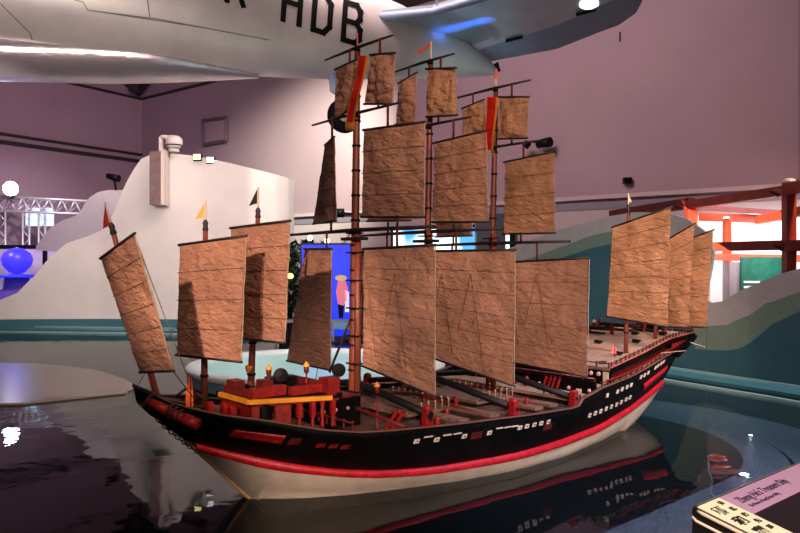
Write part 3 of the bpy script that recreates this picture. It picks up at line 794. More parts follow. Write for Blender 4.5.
def band(name, r0, r1, z0, z1, m, n=28, **kw):
    me = bpy.data.meshes.new(name); bm = bmesh.new(); uvl = bm.loops.layers.uv.new('uv')
    # refine straights
    def ref(c):
        out = []
        for i in range(len(c)):
            a = c[i]; b = c[(i+1) % len(c)]; L = math.hypot(b[0]-a[0], b[1]-a[1]); k = max(1, int(L/.4))
            if L > .5:
                for j in range(k): out.append((a[0]+(b[0]-a[0])*j/k, a[1]+(b[1]-a[1])*j/k))
            else: out.append(a)
        return out
    A = capsule(r0, n); Bq = capsule(r1, n)
    m_ = len(A); va = []; vb = []
    for (a, b) in zip(A, Bq):
        p = wxy(*a); q = wxy(*b); va.append(bm.verts.new((p.x, p.y, z0))); vb.append(bm.verts.new((q.x, q.y, z1)))
    u = 0
    for i in range(m_):
        j = (i+1) % m_; L = (va[i].co-va[j].co).length
        f = bm.faces.new((va[i], va[j], vb[j], vb[i]))
        for lp, w in zip(f.loops, ((u, r0), (u+L, r0), (u+L, r1), (u, r1))): lp[uvl].uv = w
        u += L
    bmesh.ops.recalc_face_normals(bm, faces=bm.faces); bm.to_mesh(me); bm.free()
    me.materials.append(m); o = bpy.data.objects.new(name, me); C.objects.link(o)
    for k, v in kw.items(): o[k] = v
    return o
tile = tile_mat('blue_grey_tile', (.20,.22,.28), (.07,.08,.11), .10, .028)
tile_d = tile_mat('dark_tile', (.010,.012,.014), (.004,.004,.005), .3, .09)
tile_t = tile_mat('teal_tile', (.05,.13,.13), (.02,.05,.05), .2, .06)
band('pool_terrace', 1.70, 2.05, -.10, -.10, tile, kind='structure')
band('pool_terrace_edge', 2.05, 2.09, -.10, -.12, M['black'], kind='structure')
band('pool_terrace_outer', 2.09, 2.75, -.12, -.12, tile, kind='structure')
mb = MB(); cp = capsule(1.70); mb.add([(*wxy(*c), -.102) for c in cp], [list(range(len(cp)))]); 
mb.build('pool_floor_centre', mat('pool_basin_floor', (.008,.009,.010), .5, var=.3), kind='structure')
mb = MB(); mb.box((-14,-2,-.40),(12,26,-.30)); mb.build('ground', mat('pool_bed', (.02,.03,.034), .6), kind='structure')
mb = MB(); mb.box((-14,3.0,-.22),(6.5,20,-.14)); mb.build('pool_floor', mat('pool_floor_tile', (.022,.034,.038), .5, var=.3), kind='structure')
# water sheet
mb = MB()
rim = [(5.6,4.2),(5.15,6.0),(4.36,7.75),(3.5,9.3),(2.4,11.2),(.8,13.2),(-1.5,14.9),(-4,15.6),(-7,16.1),(-11,16.6)]
near = [(-11,1.2),(1.0,2.2),(3.2,3.3)]
near = [(-11,.5),(-3,.5),(.2,2.1),(2.6,3.5)]
wp = [Vector((x,y,0)) for x, y in rim]+[Vector((x,y,0)) for x, y in near]
mb.add(wp, [list(range(len(wp)))])
mb.build('water', water_mat(), kind='structure', label='still dark pool water')
# coping along the far rim
def strip(pts, o0, o1, z0, z1, name, m, zb=None):
    mb = MB(); rows = []
    P2 = [Vector(p) for p in pts]; n = len(P2)
    for i, p in enumerate(P2):
        t = (P2[min(i+1,n-1)]-P2[max(i-1,0)]).normalized(); q = Vector((t.y, -t.x))
        a = p+q*o0; b = p+q*o1
        zz = z0-.3 if zb is None else zb
        rows.append([(a.x,a.y,zz),(a.x,a.y,z0),(b.x,b.y,z1),(b.x,b.y,zz)])
    mb.grid(rows, smooth=False, closed=True)
    for r in (rows[0], rows[-1]): mb.add(r, [(0,1,2,3)])
    return mb.build(name, m, kind='structure')
def fine(pts, k=6):                    # Catmull-Rom
    out = []; n = len(pts); Q = [Vector(p) for p in pts]
    for i in range(n-1):
        p0, p1, p2, p3 = Q[max(i-1,0)], Q[i], Q[i+1], Q[min(i+2,n-1)]
        for j in range(k):
            t = j/k
            out.append(.5*((2*p1)+(-p0+p2)*t+(2*p0-5*p1+4*p2-p3)*t*t+(-p0+3*p1-3*p2+p3)*t**3))
    out.append(Q[-1]); return out
frim = fine(rim)
steel = mat('brushed_steel', (.55,.66,.70), .28, metal=.9)
tealp = mat('teal_paint', (.035,.13,.16), .5)
sgn = 1
rim_sheen = mat('steel_rim_sheen', (.22,.36,.39), .35)  # bright sheen of the steel rim put into a pale colour
strip(frim, 0.0, .045, .03, .035, 'trim_pool_lip', rim_sheen)
strip(frim, .045, .30, .01, .01, 'trim_pool_gutter', M['black'])
strip(frim, .30, .62, .05, .07, 'trim_pool_ledge', tealp)
strip(frim, .60, .635, .10, .10, 'trim_pool_ledge_edge', rim_sheen)
strip(frim, .66, 9., .03, .03, 'floor', mat('hall_floor', (.16,.15,.16), .5, var=.2))
# viewer side floor
mb = MB(); vf = [(-11,-.6,-.1),(4.5,-.6,-.1),(7,2.5,-.1),(6.2,5.,-.1),(5.4,4.3,-.1),(2.6,3.4,-.1),(.2,2.0,-.1),(-3,.4,-.1),(-11,.4,-.1)]
mb.prism(vf, (0,0,.14)); mb.build('floor_viewer_side', mat('viewer_floor', (.05,.05,.055), .5), kind='structure')
# shallow sand-coloured step at the left
sb = [(-12,7.2),(-4.1,7.80),(-3.25,8.5),(-3.22,8.9),(-3.7,9.6),(-4.3,10.3),(-4.9,10.75),(-5.6,11.05),(-6.5,11.2),(-12,11.3)]
mb = MB(); mb.prism([(x,y,-.14) for x, y in sb], (0,0,.152)); mb.build('pool_step', mat('sandy_step', (.20,.13,.105), .22, var=.25, vscale=1.2, spec=.6), kind='structure')
mb = MB(); mb.bar((-12,7.19,.014), (-4.1,7.79,.014), .02, .02); mb.bar((-4.1,7.79,.014), (-3.22,8.5,.014), .02, .02); mb.build('trim_step_edge', mat('pale_step_edge', (.95,.85,.75), .4), kind='structure')
# added glowing discs in the pool, standing in for lamp reflections on the water
for x, y, r in ((2.63,5.5,.035),(3.30,6.78,.016)):
    q = MB(); q.lathe((x,y,-.095), [(r*1.6,-.03),(r*1.6,.004),(r,.008),(r*.98,.004)], 16); o = q.build('water_glint', steel, label=('small round disc glowing white as a lamp reflection in the water nearest the sign' if r > .02 else 'tiny glowing disc as a lamp reflection further back towards the teal rim'), category='lamp', group='water glints')
    q = MB(); q.lathe((x,y,-.095), [(r*.98,.005),(r*.6,.012),(0,.014)], 16); q.build('glint_face', mat('glint_glow', (1,1,1), emit=(.9,.95,1), estr=40), o)

# ------------------------------------------------------------------ hall
wallm = mat('mauve_wall_paint', (.30,.20,.235), .75, var=.05, vscale=.6)
wallm2 = mat('pale_wall_paint', (.44,.34,.36), .75, var=.04, vscale=.6)
cr = Vector((-10.75, 30.0)); wr_ = Vector((.793,-.609)); wl = Vector((-.559,-.829))
CEIL = 9.25
def wallseg(name, a, b, z0, z1, m, th=.3, nrm=None):
    mb = MB(); d = (b-a).normalized(); n_ = nrm if nrm is not None else Vector((-d.y, d.x))
    n_ = n_*th
    mb.hexa([(a.x,a.y,z0),(b.x,b.y,z0),(b.x+n_.x,b.y+n_.y,z0),(a.x+n_.x,a.y+n_.y,z0),(a.x,a.y,z1),(b.x,b.y,z1),(b.x+n_.x,b.y+n_.y,z1),(a.x+n_.x,a.y+n_.y,z1)])
    return mb.build(name, m, kind='structure')
outr = Vector((.609,.793)); outl = Vector((-.829,.559))
wallseg('wall_back', cr, cr+wr_*34, 0, CEIL, wallm, nrm=outr)
wallseg('wall_left', cr, cr+wl*34, 0, CEIL, wallm, nrm=outl)
# ledge and pale dado on the back wall
def wallbar(name, u0, u1, z0, z1, d0, m, base=cr, dr=wr_, out=outr):
    a = base+dr*u0-out*d0; b = base+dr*u1-out*d0
    return wallseg(name, a, b, z0, z1, m, th=d0, nrm=out)
wallbar('trim_1', .3, 34, 3.17, 3.27, .12, wallm2)
wallbar('trim_2', .3, 34, 2.92, 3.08, .05, mat('grey_band', (.20,.17,.21), .7))
wallbar('wall_dado', .3, 34, .0, 2.92, .03, wallm2)
wallbar('trim_3', .05, 34, 8.42, 8.50, .1, mat('dark_conduit', (.03,.015,.02), .6))
wallbar('trim_4', .05, 30, 8.42, 8.50, .1, M['spar'], cr, wl, outl)
wallbar('trim_5', .05, 30, 5.80, 5.92, .12, M['spar'], cr, wl, outl)
wallbar('trim_6', .05, 30, 6.10, 6.18, .12, M['spar'], cr, wl, outl)
wallbar('trim_7', 24.2, 24.25, 3.3, 9.2, .015, mat('wall_joint', (.22,.14,.17), .8))
mb = MB(); mb.hexa([(-34,2,CEIL),(24,-2,CEIL),(24,14,CEIL),(-10.5,31,CEIL),(-34,2,CEIL+.3),(24,-2,CEIL+.3),(24,14,CEIL+.3),(-10.5,31,CEIL+.3)])
mb.build('ceiling', mat('dark_ceiling', (.045,.028,.024), .8, var=.3), kind='structure')
# roof bracket in the corner
q = MB(); c0 = Vector((cr.x, cr.y, 8.5)); q.prism([c0+Vector((.0,-.3,-.0)), c0+Vector((1.0,-1.1,.75)), c0+Vector((-.9,-1.3,.75))], (0,0,.1)); q.build('trim_9', M['spar'], kind='structure')
q = MB(); q.box((cr.x-.12, cr.y-1.2, 8.55),(cr.x+.25, cr.y-.8, 9.2)); q.build('trim_10', M['spar'], kind='structure')
# framed vent on the back wall
def onwall(u, z, d=0): p = cr+wr_*u-outr*d; return Vector((p.x, p.y, z))
def wall_u(px):
    k = (px-400)/F; return (k*cr.y-cr.x)/(wr_.x-k*wr_.y)
def wall_at(px, py, d=.0):
    u = wall_u(px); D = cr.y+wr_.y*u; return onwall(u, H-(py-CY)/F*D, d)
a, b, c_, d_ = wall_at(204,121,.05), wall_at(228,118,.05), wall_at(228,141,.05), wall_at(205,145,.05)
q = MB()
for p1, p2 in ((a,b),(b,c_),(c_,d_),(d_,a)): q.bar(p1, p2, .12, .12)
o = q.build('window_1', mat('vent_frame', (.10,.06,.07), .6), kind='structure')
q = MB(); q.prism([a,b,c_,d_], (.02,.03,0)); q.build('pane', mat('vent_pane', (.32,.22,.24), .5), o)
# small black wall box
p = wall_at(629,181,.12); q = MB(); q.box((p.x-.09,p.y-.08,p.z-.07),(p.x+.09,p.y+.08,p.z+.07)); q.tube([p+Vector((-.05,-.08,0)), p+Vector((-.05,-.14,-.02))], .03, 8)
q.build('wall_sensor', M['black'], label='small black sensor box high on the mauve wall above the steel frame', category='sensor')
p = wall_at(545,146,.4); q = MB(); q.tube([p, p+Vector((.25,-.3,0))], [.11,.13], 12); q.tube([p+Vector((-.35,.1,.05)), p+Vector((-.2,.1,-.05))], .09, 10); q.bar(p+Vector((-.1,.05,.05)), p+Vector((.3,.35,.15)), .04)
q.build('wall_spotlight', M['black'], label='pair of small black spotlights on the mauve wall beside the third mast', category='spotlight')
p = P(340,213,22); q = MB(); q.lathe(p, [(0,-.15),(.14,-.1),(.14,.12),(0,.15)], 12, axis=(1,.2,0)); q.bar(p, p+Vector((.5,.5,0)), .06); q.build('wall_spotlight', M['black'], label='black spotlight on the grey wall band behind the main mast', category='spotlight')

# ------------------------------------------------------------------ white sculpted partition at the left
def wave_wall(name, top, bot, Dfun, m, mrim, th=.35, step=4, stripes=None, **kw):
    """upright sheet whose outline is given by polylines top and bot; Dfun gives the depth along it"""
    xs = sorted(set([top[0][0]+i*step for i in range(int((top[-1][0]-top[0][0])/step)+1)]+[p[0] for p in top]))
    front = []; back = []
    mb = MB(); bands = stripes or []
    cols = []
    for x in xs:
        D = Dfun(x); yt = lerp_tab(top, x); yb = lerp_tab(bot, x)
        ys = [yt]+[min(yb, max(yt, lerp_tab(s_, x))) for s_ in bands]+[yb]
        cols.append([P(x, y, D) for y in ys])
    nb = len(cols[0])-1
    # thickness direction: away from the viewer, square to the sheet
    offs = []
    for i in range(len(cols)):
        a = cols[max(i-1,0)][0]; b = cols[min(i+1,len(cols)-1)][0]; t = Vector((b.x-a.x, b.y-a.y)).normalized()
        offs.append(Vector((-t.y, t.x, 0))*th)
    for k in range(nb):
        mb.grid([[c[k], c[k+1]] for c in cols], mi=k, smooth=True)
        mb.grid([[c[k]+o, c[k+1]+o] for c, o in zip(cols, offs)], mi=k, smooth=True)
    R = nb
    mb.grid([[c[0], c[0]+o] for c, o in zip(cols, offs)], mi=R); mb.grid([[c[-1], c[-1]+o] for c, o in zip(cols, offs)], mi=R)
    for c, o in ((cols[0], offs[0]), (cols[-1], offs[-1])): mb.grid([[c[k], c[k]+o] for k in range(nb+1)], mi=R, smooth=False)
    return mb.build(name, list(m)+[mrim], **kw)
white = mat('white_plaster', (.66,.60,.57), .7, var=.04, vscale=1.5, bump=.1, bscale=12)
greyw = mat('mauve_grey_plaster', (.34,.30,.34), .7, var=.04)
Dl = lambda x: lerp_tab([(-80,16.6),(0,16.9),(100,17.1),(200,16.9),(250,16.6),(275,16.8),(288,17.3),(294,18.0)], x)
topl = [(-80,318),(-40,308),(0,300),(17,293),(34,276),(44,264),(51,256),(67,243),(88,236),(100,231),(108,224),(115,210),(120,197),(127,181),(135,167),(141,159),(150,155),(165,152.5),(195,156),(230,163),(262,171),(280,175.5),(290,178.5),(294,180)]
base_y = lambda x: CY+(H-.05)*F/Dl(x)
wave_wall('wave_partition', topl, [(x, base_y(x)) for x in range(-80, 300, 6)]+[(294, base_y(294))], Dl, [white], white, th=.5,
          label='tall white wave-shaped partition sweeping up from the left beyond the pool', category='partition')
# teal skirting along it
mb = MB(); rows = []
for x in range(-80, 300, 8):
    D = Dl(x)-.06; z0 = P(x, 0, D); a = Vector((z0.x, z0.y, 0))
    rows.append([a+Vector((0,0,.03)), a+Vector((0,0,.26)), a+Vector((0,.06,.26)), a+Vector((0,.06,.03))])
mb.grid(rows, closed=True, smooth=False); mb.build('baseboard_left', tealp, kind='structure')
Db = lambda x: 18.6
wave_wall('rear_wave_partition', [(36,246),(42,238),(51,227),(63,220),(78,215),(82,209),(84,204),(90,197),(98,192),(108,190),(120,190),(150,188)], [(36,250),(150,260)], Db, [greyw], greyw, th=.5,
          label='smaller mauve-grey wave-shaped partition rising behind the white one', category='partition') 
# box speaker, dome camera, little lamps on top of the partition
q = MB(); a = P(151,154,16.6); b = P(165,205,16.6); q.box((a.x, a.y-.10, b.z), (b.x-.06, a.y+.3, a.z+.05)); o = q.build('column_speaker', mat('brown_cabinet', (.16,.09,.085), .6, var=.15), label='tall brown column speaker hung on the face of the white wave partition', category='speaker')
q = MB(); q.box((b.x-.06, a.y-.11, b.z), (b.x, a.y+.3, a.z+.1)); q.build('side_bracket', mat('pale_bracket', (.6,.5,.45), .6), o)
p = P(174,152,16.8); q = MB(); q.lathe(p, [(.12,0),(.12,.08),(.15,.1),(.17,.16)], 18); q.lathe(p, [(.17,.16),(.20,.19),(.19,.30),(.12,.37),(0,.39)], 18)
q.bar(p+Vector((-.3,0,0)), p+Vector((-.3,0,.35)), .08); q.bar(p+Vector((-.3,0,.35)), p+Vector((0,0,.35)), .08)
o = q.build('dome_camera', mat('pale_housing', (.62,.54,.50), .4), label='pale dome-topped camera housing standing on top of the white partition', category='camera')
q = MB(); q.lathe(p, [(.175,.14),(.180,.155),(.175,.17)], 18); q.lathe(p, [(.16,.08),(.13,.11)], 18); q.build('camera_window', M['black'], o)
for x, y, c, e, l in ((198,157,(1,.85,.3),2.5,'small amber lit lamp on top of the white partition'), (211,160,(.9,.9,1),2.0,'small white lit lamp on top of the white partition, beside the amber one')):
    p = P(x, y, 16.9); q = MB(); q.box((p.x-.09,p.y-.08,p.z-.1),(p.x+.1,p.y+.08,p.z+.06)); o = q.build('accent_lamp', M['black'], label=l, category='lamp')
    q = MB(); q.box((p.x-.08,p.y-.10,p.z-.07),(p.x+.08,p.y-.08,p.z+.05)); q.build('lens', mat('accent_glow', c, emit=c, estr=e), o)
p = P(114,178,17.4); q = MB(); q.tube([p+Vector((-.15,0,.05)), p+Vector((.15,-.1,-.03))], [.07,.09], 10); q.tube([p, p+Vector((.05,.0,-.3))], .025, 6)
q.build('clamp_spotlight', M['black'], label='small black clamp spotlight beside the top of the rear mauve-grey partition', category='spotlight')

# ------------------------------------------------------------------ painted wave partition at the right
Dr = lambda x: lerp_tab([(480,13.2),(540,12.2),(600,11.2),(660,10.25),(700,9.85),(750,9.35),(800,8.75),(880,7.9)], x)
byr = lambda x: CY+(H-.05)*F/Dr(x)
grey_p = mat('stone_grey_paint', (.30,.245,.245), .6, var=.05); green_p = mat('sage_green_paint', (.115,.155,.12), .6, var=.06); teal_p = mat('deep_teal_paint', (.022,.075,.095), .5, var=.08)
topR1 = [(480,262),(500,252),(530,240),(555,231),(575,225.5),(605,217),(635,212),(660,212.5),(675,215),(687,219),(699.5,228),(706,233),(710,240),(713,252)]
g1 = [(480,275),(500,268),(536,256),(570,243.5),(590,236),(612,231),(640,228),(665,234),(690,250),(705,290),(713,326)]
g2 = [(480,290),(520,275),(567,256),(587,249.5),(612,243.5),(640,244),(665,262),(680,300),(695,349),(713,350)]
bot1 = [(480,byr(480)),(600,byr(600)),(700,byr(700)),(706.5,byr(706)),(706.7,299.5),(708,282),(712,263),(713,253)]
topR2 = [(706.6,299.8),(712,303),(723.5,301),(740,291),(763,281),(782.5,273),(800,268.5),(830,262),(880,258)]
g3 = [(706.6,326),(727.5,325),(739,319),(750,315),(766,303),(772,302),(800,291.5),(880,278)]
g4 = [(706.6,349.8),(727.5,350.6),(740,348),(750,343),(762,333),(772.5,324),(800,311),(880,300)]
part = empty('painted_wave_partition', P(740, byr(740), Dr(740)), label='curving partition painted in grey, green and teal waves beyond the stern', category='partition')
bpy.context.view_layer.update()
whr = mat('white_edge', (.80,.76,.74), .6)
for args in ((topR1, bot1, [g1, g2]), (topR2, [(706.6, byr(706.6)),(880, byr(880))], [g3, g4])):
    o = wave_wall('painted_panel', args[0], args[1], Dr, [grey_p, green_p, teal_p], whr, th=.07, step=3, stripes=args[2])
    o.parent = part; o.matrix_parent_inverse = part.matrix_world.inverted()
    o.location = (0,0,0)
# ------------------------------------------------------------------ red steel frame
fr_m = mat('orange_red_steel', (.50,.055,.02), .4, var=.15, vscale=4); fr = empty('steel_frame', P(789,262,12.5)*1.0, label='red-painted steel beam frame standing behind the painted partition', category='frame')
fr.location.z = .03
bpy.context.view_layer.update()
def fbar(name, a, b, w, h, m=fr_m):
    q = MB(); q.bar(P(*a), P(*b), w, h); o = q.build(name, m, fr); o.matrix_parent_inverse = fr.matrix_world.inverted(); return o
fbar('beam', (574,221,19.5), (692,203,15), .18, .22, M['dkred']); fbar('beam', (688,205,15), (790,190,12.5), .16, .17); fbar('beam', (786,190,12.5), (880,173,10.8), .18, .21)
fbar('beam', (700,217,15.4), (762,219,14.6), .16, .17); fbar('beam', (694,207,15), (800,214,14.2), .1, .10, M['dkred']); fbar('beam', (758,220,14.6), (880,196,11.5), .16, .17)
fbar('beam', (708,247,14.2), (790,245,12.5), .18, .17); fbar('beam', (786,246,12.5), (880,243,11), .18, .19); fbar('beam', (712,257,14.9), (880,260,13.2), .14, .14); 
for a, b, w in (((789,183,12.5),(789,352,12.5),.17), ((691,205,15),(691,313,15),.2), ((727,220,15.0),(727,306,15.0),.13), ((815,206,14),(815,306,14),.14)):
    q = MB(); pa = P(*a); pb = P(*b); pb.z = .03
    q.bar(pa, pb, w, w); o = q.build('post', fr_m, fr); o.matrix_parent_inverse = fr.matrix_world.inverted()
    q = MB(); q.lathe(pa+Vector((0,0,.02)), [(w*.6,0),(w*.6,.04),(w*.3,.06),(0,.06)], 14); o = q.build('post_cap', mat('pale_cap', (.75,.65,.6), .5), fr); o.matrix_parent_inverse = fr.matrix_world.inverted()
for a in ((775,192,12.4),(779,246,12.3),(679,206,15)):
    p = P(*a); q = MB(); q.lathe(p, [(.03,-.08),(.05,-.04),(.075,.08)], 12, axis=(.8,-.3,-.3)); o = q.build('frame_spotlight', M['dkred'], fr); o.matrix_parent_inverse = fr.matrix_world.inverted()
# bright white booth wall behind the frame
wht = mat('white_booth_wall', (.86,.84,.84), .6)
q = MB(); a = Vector((P(690,0,15.0).x, 15.6)); 
q.prism([Vector((6.45,16.15,.03)), Vector((9.5,13.8,.03)), Vector((9.5,13.8,2.62)), Vector((6.45,16.15,2.62))], (.03,.2,0)); q.build('booth_wall', wht, label='bright white booth wall lit behind the red steel frame', category='wall panel')
q = MB(); a = P(727,262,14.2); b = P(741,262,14.2); q.box((a.x, 14.1, .03), (b.x, 14.4, a.z)); q.build('display_pillar', mat('grey_mauve', (.30,.24,.27), .6), label='narrow grey pillar at the left edge of the green banner', category='pillar')
q = MB(); a = P(741,257,14.0); b = P(785,310,14.0); q.box((a.x, 13.98, .1), (b.x, 14.05, a.z)); bn = q.build('exhibit_banner', mat('green_banner', (.01,.11,.075), .5, emit=(.02,.2,.13), estr=.0, var=.2), label='green banner with a few small white words behind the painted partition', category='banner')
q = MB()
for k, (w, y) in enumerate(((16,281),(22,286),(14,291))):
    a = P(744,y,13.97); b = P(744+w,y+2,13.97); q.box((a.x, 13.965, b.z), (b.x, 13.985, a.z))
q.build('banner_text', whr, bn)
# bright projection screen and objects behind the ship
def wall_panel(name, x0, y0, x1, y1, d0, d1, m, par=None, **kw):
    u0, u1 = wall_u(x0), wall_u(x1); zt = wall_at((x0+x1)/2, y0, d1).z; zb = wall_at((x0+x1)/2, y1, d1).z
    q = MB(); q.prism([onwall(u0, zb, d1), onwall(u1, zb, d1), onwall(u1, zt, d1), onwall(u0, zt, d1)], onwall(0,0,0)-onwall(0,0,d1-d0)); return q.build(name, m, par, **kw)
o = wall_panel('screen_housing', 398, 226, 519, 272, .2, .35, M['black'], label='wide glowing white-blue projection screen behind the second and third masts', category='screen')
sm = mat('screen_glow', (.1,.1,.1), .5); nt = sm.node_tree; tc = nt.nodes.new('ShaderNodeTexCoord'); n_ = nt.nodes.new('ShaderNodeTexNoise'); n_.inputs['Scale'].default_value = .9; rr = nt.nodes.new('ShaderNodeValToRGB')
rr.color_ramp.elements[0].position = .40; rr.color_ramp.elements[1].position = .52; rr.color_ramp.elements[0].color = (.05,.35,.9,1); rr.color_ramp.elements[1].color = (.85,.97,1,1)
nt.links.new(tc.outputs['Object'], n_.inputs['Vector']); nt.links.new(n_.outputs['Fac'], rr.inputs[0]); nt.links.new(rr.outputs[0], nt.nodes['Principled BSDF'].inputs['Emission Color']); nt.nodes['Principled BSDF'].inputs['Emission Strength'].default_value = 1.6
wall_panel('screen_face', 401, 229, 516, 270, .355, .38, sm, o)
q = MB(); a = P(476,214,17.6); b = P(505,300,17.6); q.box((a.x,17.5,.03),(b.x,17.9,a.z)); q.build('equipment_cabinet', mat('dark_cabinet', (.03,.028,.045), .5), label='dark equipment cabinet beside the glowing projection screen', category='cabinet')
# blue display panel with a pink-clad figure printed on it
DP = 14.5
q = MB(); a = P(300,243,DP); b = P(352,372,DP); q.box((a.x, DP, .03), (b.x, DP+.15, a.z)); bp_ = q.build('display_panel', mat('panel_frame', (.02,.03,.1), .5), label='bright blue backlit display panel with a pink printed figure left of the main mast', category='display panel')
q = MB(); a = P(302,245,DP); b = P(350,370,DP); q.box((a.x, DP-.02, .1), (b.x, DP+.01, a.z)); q.build('panel_face', mat('blue_backlit', (.01,.03,.5), .4, emit=(.004,.03,.85), estr=.9), bp_)
def decal(pts, m, name):
    q = MB(); q.prism([P(x, y, DP-.03) for x, y in pts], (0,.012,0)); q.build(name, m, bp_)
ell = lambda cx, cy, rx, ry, n=14: [(cx+rx*math.cos(2*math.pi*k/n), cy+ry*math.sin(2*math.pi*k/n)) for k in range(n)]
decal(ell(341,278,6,3), mat('straw_print', (.7,.5,.25), .6, emit=(.7,.5,.25), estr=.4), 'printed_hat')
decal([(338,281),(345,280),(348,288),(347,300),(343,306),(338,304),(336,292)], mat('pink_print', (.8,.2,.3), .6, emit=(.8,.2,.3), estr=.5), 'printed_jacket')
decal([(345,290),(349,292),(349,312),(345,312)], mat('white_print', (.8,.8,.8), .6, emit=(.8,.8,.85), estr=.6), 'printed_sleeve')
decal([(338,304),(344,306),(343,318),(339,318)], M['black'], 'printed_trousers')
decal([(333,322),(350,322),(350,330),(333,329)], mat('sea_print', (.2,.4,.6), .6, emit=(.2,.4,.6), estr=.3), 'printed_sea')
# dark potted shrubs between white partition and blue panel
leaf = mat('dark_leaf', (.012,.035,.016), .5, var=.5, vscale=10); pot = mat('dark_pot', (.03,.025,.025), .6)
for (px, D, top, w, l) in ((287,15.0,246,.27,'dark leafy potted shrub beside the rounded end of the white partition'), (301,15.9,240,.30,'taller dark leafy potted shrub against the blue display panel'), (317,16.8,241,.25,'dark potted shrub with its top just above the blue display panel')):
    base = P(px, 0, D); base.z = .03; ht = P(px, top, D).z
    root = empty('potted_shrub', base, label=l, category='plant')
    q = MB(); q.lathe((0,0,0), [(.14,0),(.2,.3),(.22,.32),(.18,.3)], 14); q.build('pot', pot, root)
    q = MB(); q.tube([(0,0,.25),(.02,0,.8),(0,.02,ht-.3)], [.03,.025,.01], 6); q.build('stem', M['spar'], root)
    q = MB()
    for k in range(420):
        z = .4+(ht-.45)*random.random(); r = w*(.5+.5*random.random())*(1 if z > .6 else .5); th = random.random()*6.283
        c = Vector((r*math.cos(th), r*math.sin(th), z)); d1 = Vector((random.uniform(-1,1), random.uniform(-1,1), random.uniform(-.6,.9))).normalized()*.11; d2 = d1.cross(Vector((random.random(), random.random(), 1))).normalized()*.035
        q.add([c-d1, c+d2, c+d1, c-d2], [(0,1,2,3)])
    q.build('foliage', leaf, root, fix=False)
q = MB(); p = P(287,276,14.55)
for dx in (-.07, .07): q.lathe(p+Vector((dx,0,0)), [(0,-.05),(.055,-.03),(.055,.03),(0,.05)], 12, axis=(0,1,0))
lp = p.copy()
o = q.build('twin_lamp', mat('amber_glow', (1,.9,.2), emit=(1,.85,.15), estr=4), label='twin amber lamp glowing among the dark shrubs', category='lamp')
q = MB(); q.bar(lp+Vector((-.07,0,0)), lp+Vector((.07,0,0)), .02); q.bar(lp, Vector((lp.x, lp.y, .03)), .02); q.build('lamp_stand', M['spar'], o)
for px, py, D in ((310,238,14.85),(327,241,14.85)):
    p = P(px,py,D); q = MB(); q.lathe(p, [(0,-.06),(.05,-.03),(.055,.02),(0,.05)], 12, axis=(0,1,.3)); o = q.build('floodlight', mat('flood_glow', (1,1,1), emit=(.95,.95,1), estr=5), label='small white floodlight glowing above the shrubs' if px == 310 else 'small white floodlight glowing above the blue panel beside a yard', category='floodlight')
    r = MB(); r.bar(p+Vector((0,.08,0)), Vector((p.x, p.y+.12, .03)), .03); r.build('stand', M['spar'], o)
# glass balustrade
q = MB(); a = P(276,321,14.2); b = P(352,321,14.2); q.bar(a, b, .05, .06)
for k in range(5): p = a.lerp(b, k/4); q.bar(p, Vector((p.x, p.y, .03)), .04, .04)
o = q.build('balustrade', mat('grey_rail', (.35,.38,.42), .4, metal=.5), label='low grey balustrade in front of the shrubs and blue panel', category='railing')
# round white basin behind the ship
rc = Vector((-1.06, 9.28, 0)); R = 1.62
bas = empty('round_basin', rc, label='round white-rimmed basin with pale cyan floor standing in the pool behind the ship', category='basin'); bas.location.z = -.14
cyl = lambda prof, name, m: (lambda q: (q.lathe((0,0,0), prof, 72), q.build(name, m, bas))[1])(MB())
cyl([(R,.22),(R,.335)], 'side_wall', mat('blue_side', (.16,.30,.42), .4)); cyl([(R-.02,.0),(R-.02,.2),(R,.22)], 'plinth', mat('dark_side', (.03,.05,.08), .5))
cyl([(R,.335),(R+.02,.35),(R+.02,.395),(R+.01,.405),(R-.15,.405),(R-.16,.40),(R-.16,.33)], 'rim', mat('white_rim', (.85,.85,.83), .4))
cyl([(R-.155,.35),(0,.352)], 'basin_floor', mat('pale_cyan', (.34,.60,.58), .3))
cyl([(R+.03,.02),(R+.03,.05)], 'foot_trim', M['black'])

# ------------------------------------------------------------------ truss, stage at far left
trm = mat('aluminium_truss', (.62,.58,.60), .4, metal=.5)
tr = empty('lighting_truss', (P(28,0,24).x, 24, .03), label='silver lattice lighting truss on uprights above the stage at the left', category='truss'); bpy.context.view_layer.update()
def tp(o): o.parent = tr; o.matrix_parent_inverse = tr.matrix_world.inverted(); return o
q = MB(); A1, A2, B1, B2 = P(-30,195,24), P(88,201,24), P(-30,210,24), P(88,214,24)
for a, b in ((A1,A2),(B1,B2),(A1+Vector((0,.5,0)),A2+Vector((0,.5,0)))): q.tube([a,b], .045, 8)
n = 9
for k in range(n):
    a = A1.lerp(A2, k/n); b = B1.lerp(B2, (k+.5)/n); c_ = A1.lerp(A2, (k+1)/n); q.tube([a,b], .03, 6); q.tube([b,c_], .03, 6); q.tube([b, c_+Vector((0,.5,0))], .025, 6)
tp(q.build('truss_beam', trm))
for px in (2,26,42):
    q = MB()
    for dx in (-.11,.11):
        a = P(px,212,24)+Vector((dx,0,0)); q.tube([a, Vector((a.x,24,.03))], .035, 6)
    for k in range(12):
        z0 = .2+k*.28; x = P(px,0,24).x; q.tube([(x-.11,24,z0),(x+.11,24,z0+.28)] if k % 2 else [(x+.11,24,z0),(x-.11,24,z0+.28)], .018, 5)
    tp(q.build('truss_upright', trm))
q = MB(); p = P(12,188,23.6); q.lathe(p, [(.08,.3),(.14,.2),(.2,-.05),(.24,-.2)], 14, axis=(-.3,1,.2)); q.bar(p, p+Vector((0,0,-.35)), .05); o = q.build('stage_light', M['black'], label='round stage light glaring white on top of the truss', category='spotlight')
